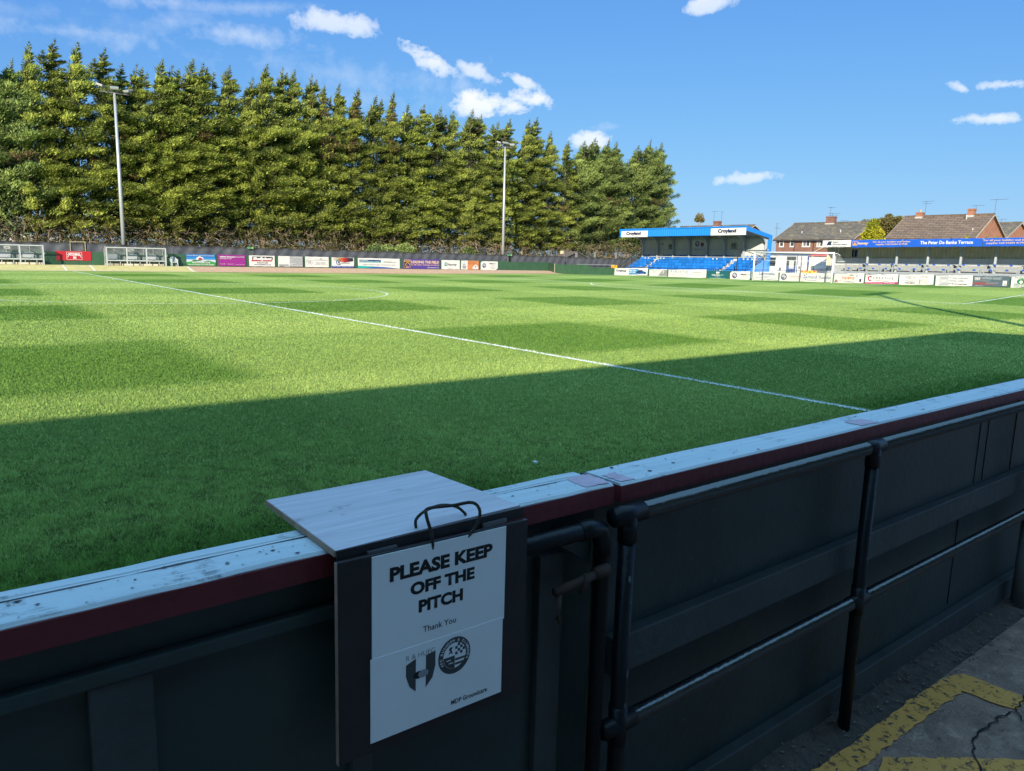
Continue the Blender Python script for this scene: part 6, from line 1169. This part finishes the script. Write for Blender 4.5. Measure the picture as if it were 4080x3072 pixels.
    def stick(p, d, l, r0, segs=4, droop=.25):
        pts = [p.copy()]; d = d/np.linalg.norm(d)
        for k in range(segs): d = d+g.normal(0, .22, 3)+np.array([.04, 0, -droop*.3]); d /= np.linalg.norm(d); pts.append(pts[-1]+d*l/segs)
        tw.tube([tuple(map(float, q)) for q in pts], [float(r0*(1-.8*k/segs)) for k in range(segs+1)], 3, False); return pts
    for k in range(26):
        z = g.uniform(1.4, 3.9); az = g.uniform(0, 2*math.pi); d = np.array([math.cos(az), math.sin(az), g.uniform(-.1, .55)])
        pts = stick(np.array([cx(z), cy(z), z]), d, g.uniform(1.0, 2.4), .042)
        for j in (1, 2, 3, 4):
            for _ in range(2):
                dd = d*.6+g.normal(0, .6, 3); stick(pts[j], dd, g.uniform(.4, 1.1), .026, 3, .5)
    # bare limbs higher up, inside the crown
    for k in range(14):
        z = g.uniform(5.5, H-3); az = g.uniform(0, 2*math.pi); el = .4; stick(np.array([cx(z), cy(z), z]), np.array([math.cos(az), math.sin(az), el]), Rm*.7*(1-(z/H)**2)+.3, .03, 4, 0)
    return V.reshape(-1, 3), np.arange(n*4).reshape(n, 4), np.concatenate(tone), np.concatenate(dead), trunk, tw
def make_tree(name, seed, H, Rm, style, leaf):
    v, f, r, d, trunk, tw = conifer(seed, H, Rm, style)
    root = bpy.data.objects.new(name, None); COL.objects.link(root)
    np_mesh('crown', v, f, {'tone': r, 'dead': d}, leaf, root); trunk.build('trunk', BARK, root, None, True); tw.build('bare_branches', TWIG, root)
    return root
def copy_tree(o):
    c = o.copy(); COL.objects.link(c)
    for ch in o.children:
        k = ch.copy(); COL.objects.link(k); k.parent = c
    return c
HEDGE = [  # where along the hedge, tip height, kind, what it stands behind
(-4.6, 18.6, 'g', 'dark bushy conifer at the left edge of the photo, outermost of the hedge'), (-2.5, 17.9, 'g', 'dark green lower conifer of the hedge behind the left dugout, second from the left edge'),
(-.9, 19.5, 'y', 'tall conifer with a leaning tip behind the right end of the left dugout'), (.9, 20.0, 'y', 'tallest left conifer of the hedge, behind the gap between dugout and red board'),
(2.6, 20.0, 'y', 'tall conifer behind the red board'), (4.7, 19.8, 'y', 'slim tall conifer just left of the left floodlight mast'), (6.4, 19.0, 'y', 'conifer right behind the left floodlight mast'),
(8.0, 19.1, 'y', 'conifer behind the right end of the right dugout'), (9.6, 19.7, 'y', 'conifer behind the plastic chair'), (11.0, 19.4, 'y', 'conifer behind the left half of the caravan company banner'),
(12.5, 20.4, 'y', 'tall conifer behind the right half of the caravan company banner'), (14.1, 20.2, 'y', 'conifer behind the purple banner, left of the first exit sign'), (16.3, 20.5, 'y', 'conifer directly behind the first exit sign'),
(18.0, 19.6, 'y', 'conifer behind the black and red plant banner'), (19.6, 21.0, 'y', 'very tall conifer behind the white and grey banner'), (21.4, 21.1, 'y', 'very tall conifer between the grey banner and the ring emblem banner'),
(22.9, 21.1, 'y', 'tall conifer behind the thin ring emblem banner'), (24.7, 21.0, 'y', 'tall conifer above the colour swatch banner, left half'), (26.5, 20.0, 'y', 'conifer above the colour swatch banner, right half'),
(28.3, 20.5, 'y', 'conifer above the left end of the wide teal headed banner'), (30.5, 20.3, 'y', 'conifer above the middle of the wide teal headed banner'), (32.5, 19.8, 'y', 'conifer above the right end of the wide teal headed banner'),
(34.7, 20.5, 'y', 'conifer above the ring emblem of the violet drainage banner'), (36.7, 19.5, 'y', 'conifer above the lettering of the violet drainage banner'), (39.1, 19.8, 'y', 'conifer above the turquoise drop banner'),
(41.2, 19.8, 'y', 'conifer above the orange and white cup banner'), (43.6, 19.7, 'y', 'conifer above the sportswear banner left of the second floodlight'), (45.6, 20.1, 'y', 'conifer just left of the second floodlight mast'),
(47.4, 19.7, 'y', 'conifer right behind the second floodlight mast'), (49.8, 19.2, 'y', 'conifer just right of the second floodlight mast'), (51.6, 19.7, 'y', 'conifer above the plain green hoarding, first of the tall ones there'),
(54.6, 19.9, 'y', 'conifer above the middle of the plain green hoarding'), (56.6, 20.6, 'y', 'tall conifer above the pole with the small square lamp'), (59.4, 19.2, 'y', 'conifer behind the left side of the shed roof'),
(62.0, 18.1, 'y', 'lower conifer right behind the shed roof'), (64.6, 18.4, 'g', 'bushy green conifer right of the shed'), (67.2, 19.1, 'g', 'bushy green conifer with a pointed twin tip above the tall grey posts'),
(69.9, 19.3, 'g', 'bushy green conifer left of the blue stand, fourth from the right end of the hedge'), (72.4, 19.2, 'g', 'bushy green conifer above the left corner of the blue stand'), (75.3, 18.9, 'g', "lower bushy conifer above the left sign of the blue stand, third from the hedge's end"),
(79.0, 20.3, 'g', 'tall bushy green conifer, second from the right end of the hedge'), (82.6, 20.2, 'g', 'wide bushy conifer at the right end of the hedge with ragged open right side')]
PROTO_Y = [make_tree('hedge_conifer', 11+k, 20.0, rm, 0, LEAF_Y) for k, rm in enumerate((2.9, 2.5, 3.1, 2.65, 3.2, 2.4, 2.8, 3.0, 2.6, 2.75))]
PROTO_G = [make_tree('hedge_conifer', 31+k, 19.3, rm, 1, LEAF_G) for k, rm in enumerate((2.8, 2.6, 3.0))]
used = set(); rt_ = random.Random(5)
for k, (x, h, kind, lab) in enumerate(HEDGE):
    pool = PROTO_Y if kind == 'y' else PROTO_G; i = (k*5+k//6) % len(pool); src = pool[i]
    if (kind, i) in used: o = copy_tree(src)
    else: o = src; used.add((kind, i))
    z0 = .3; H0 = 20.0 if kind == 'y' else 19.3
    s = (h-z0)/H0; w = rt_.uniform(.92, 1.22)*(1.15 if kind == 'g' and x > 60 else 1.0)
    o.location = (x, 76+rt_.uniform(-.5, .5), z0); o.scale = (w, w, s); o.rotation_euler = (0, 0, rt_.uniform(-.6, .6))
    tag(o, lab, 'tree', 'conifer hedge along the far touchline')
for pool, kd in ((PROTO_Y, 'y'), (PROTO_G, 'g')):
    for i, src in enumerate(pool):
        if (kd, i) not in used:
            for ch in list(src.children): bpy.data.objects.remove(ch)
            bpy.data.objects.remove(src)

def leafy(name, label, loc, blobs, leaf, n, size, trunk_h, seed, cat='tree', trunk_r=.15, group=None):
    """broad crown: clumps of leaf faces round a branching trunk"""
    g = np.random.default_rng(seed); root = thing(name, label, cat, loc, 0, group); V = []; rr = []
    tot = sum(b[3]**2 for b in blobs)
    for (x, y, z, r, fl) in blobs:
        m = int(n*r*r/tot); d = g.normal(0, 1, (m, 3)); d /= np.linalg.norm(d, axis=1, keepdims=True); rad = r*(g.random(m)**.4); lump = 1+.28*np.sin(d[:, 0]*5+x*3)*np.sin(d[:, 1]*5+1)*np.sin(d[:, 2]*6+seed)
        P = np.array([x, y, z])+d*(rad*lump)[:, None]*np.array([1, 1, fl])
        D = d*.6+g.normal(0, .6, (m, 3))+np.array([0, 0, .25]); D /= np.linalg.norm(D, axis=1, keepdims=True); W_ = np.cross(D, g.normal(0, 1, (m, 3))); W_ /= np.linalg.norm(W_, axis=1, keepdims=True)
        l = size*g.uniform(.6, 1.3, m)[:, None]; V.append(np.stack([P-D*l*.5, P+W_*l*.3, P+D*l*.5, P-W_*l*.3], 1)); rr.append(np.clip(g.uniform(.2, .8)+g.normal(0, .2, m), 0, 1))
    V = np.concatenate(V); k = len(V); np_mesh('crown', V.reshape(-1, 3), np.arange(4*k).reshape(k, 4), {'tone': np.concatenate(rr), 'dead': (g.random(k) < .05)*1.0}, leaf, root)
    tb = MB().tube([(0, 0, 0), (.05, 0, trunk_h*.5), (0, 0, trunk_h)], [trunk_r, trunk_r*.8, trunk_r*.6], 8)
    for (x, y, z, r, fl) in blobs: tb.tube([(0, 0, trunk_h*.8), (x*.5, y*.5, (trunk_h+z)*.5), (x, y, z+r*.3)], [trunk_r*.55, trunk_r*.35, .02], 5)
    tb.build('trunk', BARK, root, None, True); return root
leafy('golden_conifer', 'bright yellow green conical conifer behind the left end of the long terrace', (69, 35.0, .4), [(0, .1*math.sin(i*2.1), 1.6+.42*i, 2.25*(1-i/12.6)**.9+.12, .5) for i in range(12)], LEAF_L, 19000, .22, 5.5, 3)
leafy('broadleaf_tree', 'brownish broadleaf tree behind the yellow conifer, beside the plain brown roof', (81, 39.1, .4), [(0, 0, 6.2, 1.35, .9), (.3, -.8, 6.9, .7, .8), (-.2, .6, 6.6, .8, .8), (0, -1.2, 5.6, .9, .8), (0, .2, 7.3, .5, .8)], LEAF_B, 9000, .2, 5, 4)
leafy('broadleaf_tree', 'dull green broadleaf tree behind the yellow conifer on its left side', (82, 42.3, .4), [(0, 0, 6.0, 1.3, .9), (.1, 1.0, 5.8, .9, .8), (.2, -.9, 6.4, .9, .8), (0, -1.6, 5.7, .9, .8)], LEAF_B, 8000, .2, 4.6, 5)
leafy('slender_tree', 'small lone round topped tree on the skyline above the blue stand', (110, 89.8, .4), [(0, 0, 10.1, .8, 1.1), (.2, -.5, 9.6, .55, .9), (-.1, .5, 9.7, .55, .9)], LEAF_B, 1500, .22, 9.2, 6, 'tree', .1)
for k, (y, z, lab) in enumerate(((22.9, 4.15, 'small leafy shoot above the terrace roof, leftmost of four by the brick gable'), (21.9, 4.3, 'bushier leafy shoot above the terrace roof, second from the left by the brick gable'), (20.4, 4.25, 'leafy shoot above the terrace roof, second from the right edge'), (19.8, 4.3, 'leafy shoot above the terrace roof nearest the right edge'))):
    leafy('climbing_shrub', lab, (59.0, y, .4), [(0, 0, z-.8, .34, 1.3), (.05, .15, z-.4, .2, 1.6)], LEAF_L, 320, .13, z-.9, 60+k, 'shrub', .05, 'shoots showing above the terrace roof')
leafy('understory_bush', 'dark green bush above the windbreak behind the wide teal headed banner, left one of two', (31.2, 72.8, .35), [(0, 0, 1.7, 1.3, .8), (1.5, 0, 1.8, 1.2, .8)], LEAF_G, 3600, .2, 1.0, 71, 'bush', .08, 'bushes under the conifers')
leafy('understory_bush', 'dark green bush above the windbreak behind the violet drainage banner, right one of two', (35.0, 72.8, .35), [(0, 0, 1.8, 1.4, .8), (-1.4, 0, 1.5, 1.0, .8)], LEAF_G, 3600, .2, 1.0, 72, 'bush', .08, 'bushes under the conifers')
leafy('understory_bush', 'small dark green bush above the windbreak behind the cup banner', (44.2, 72.9, .35), [(0, 0, 1.9, 1.0, .9)], LEAF_G, 1800, .2, 1.0, 73, 'bush', .08, 'bushes under the conifers')

# ================================================================== the stand at the camera's back: its roof throws the shade over the near pitch
ms_ = thing('main_stand', "covered main stand behind the photographer whose roof shades the near turf", 'stand', (-18, -12, 0)); MO = (18, 12, 0)
ROOFU = M('pale_roof_lining', (.62, .62, .62), .7, .08, .5); PALEW = M('pale_rendered_wall', (.66, .64, .62), .9, .15, .6)  # finishes of the unseen stand made pale to bounce light forward
MB().prism([(-7.5, 8.0), (-17, 9.1), (-17, 9.0), (-7.5, 7.9)], -52, -.45, 'x').build('roof', ROOFU, ms_, MO)
MB().box(-52, -.45, -7.54, -7.46, 7.75, 8.02).build('roof_fascia', NAV, ms_, MO)
MB().box(-52, -.45, -17.2, -17.0, 0, 9.0).build('back_wall', PALEW, ms_, MO)
for x in (-46, -37, -28, -19, -10, -1): MB().box(x-.12, x+.12, -12.2, -12, 0, 8.4).build('column', STEEL, ms_, MO)
f = MB()
for i in range(8): f.box(-51.5, -.6, -17, -9.5-.9*i, .01, .38*(i+1))
f.build('terrace_steps', M('pale_concrete_steps', (.58, .56, .54), .9, .2, 2), ms_, MO)
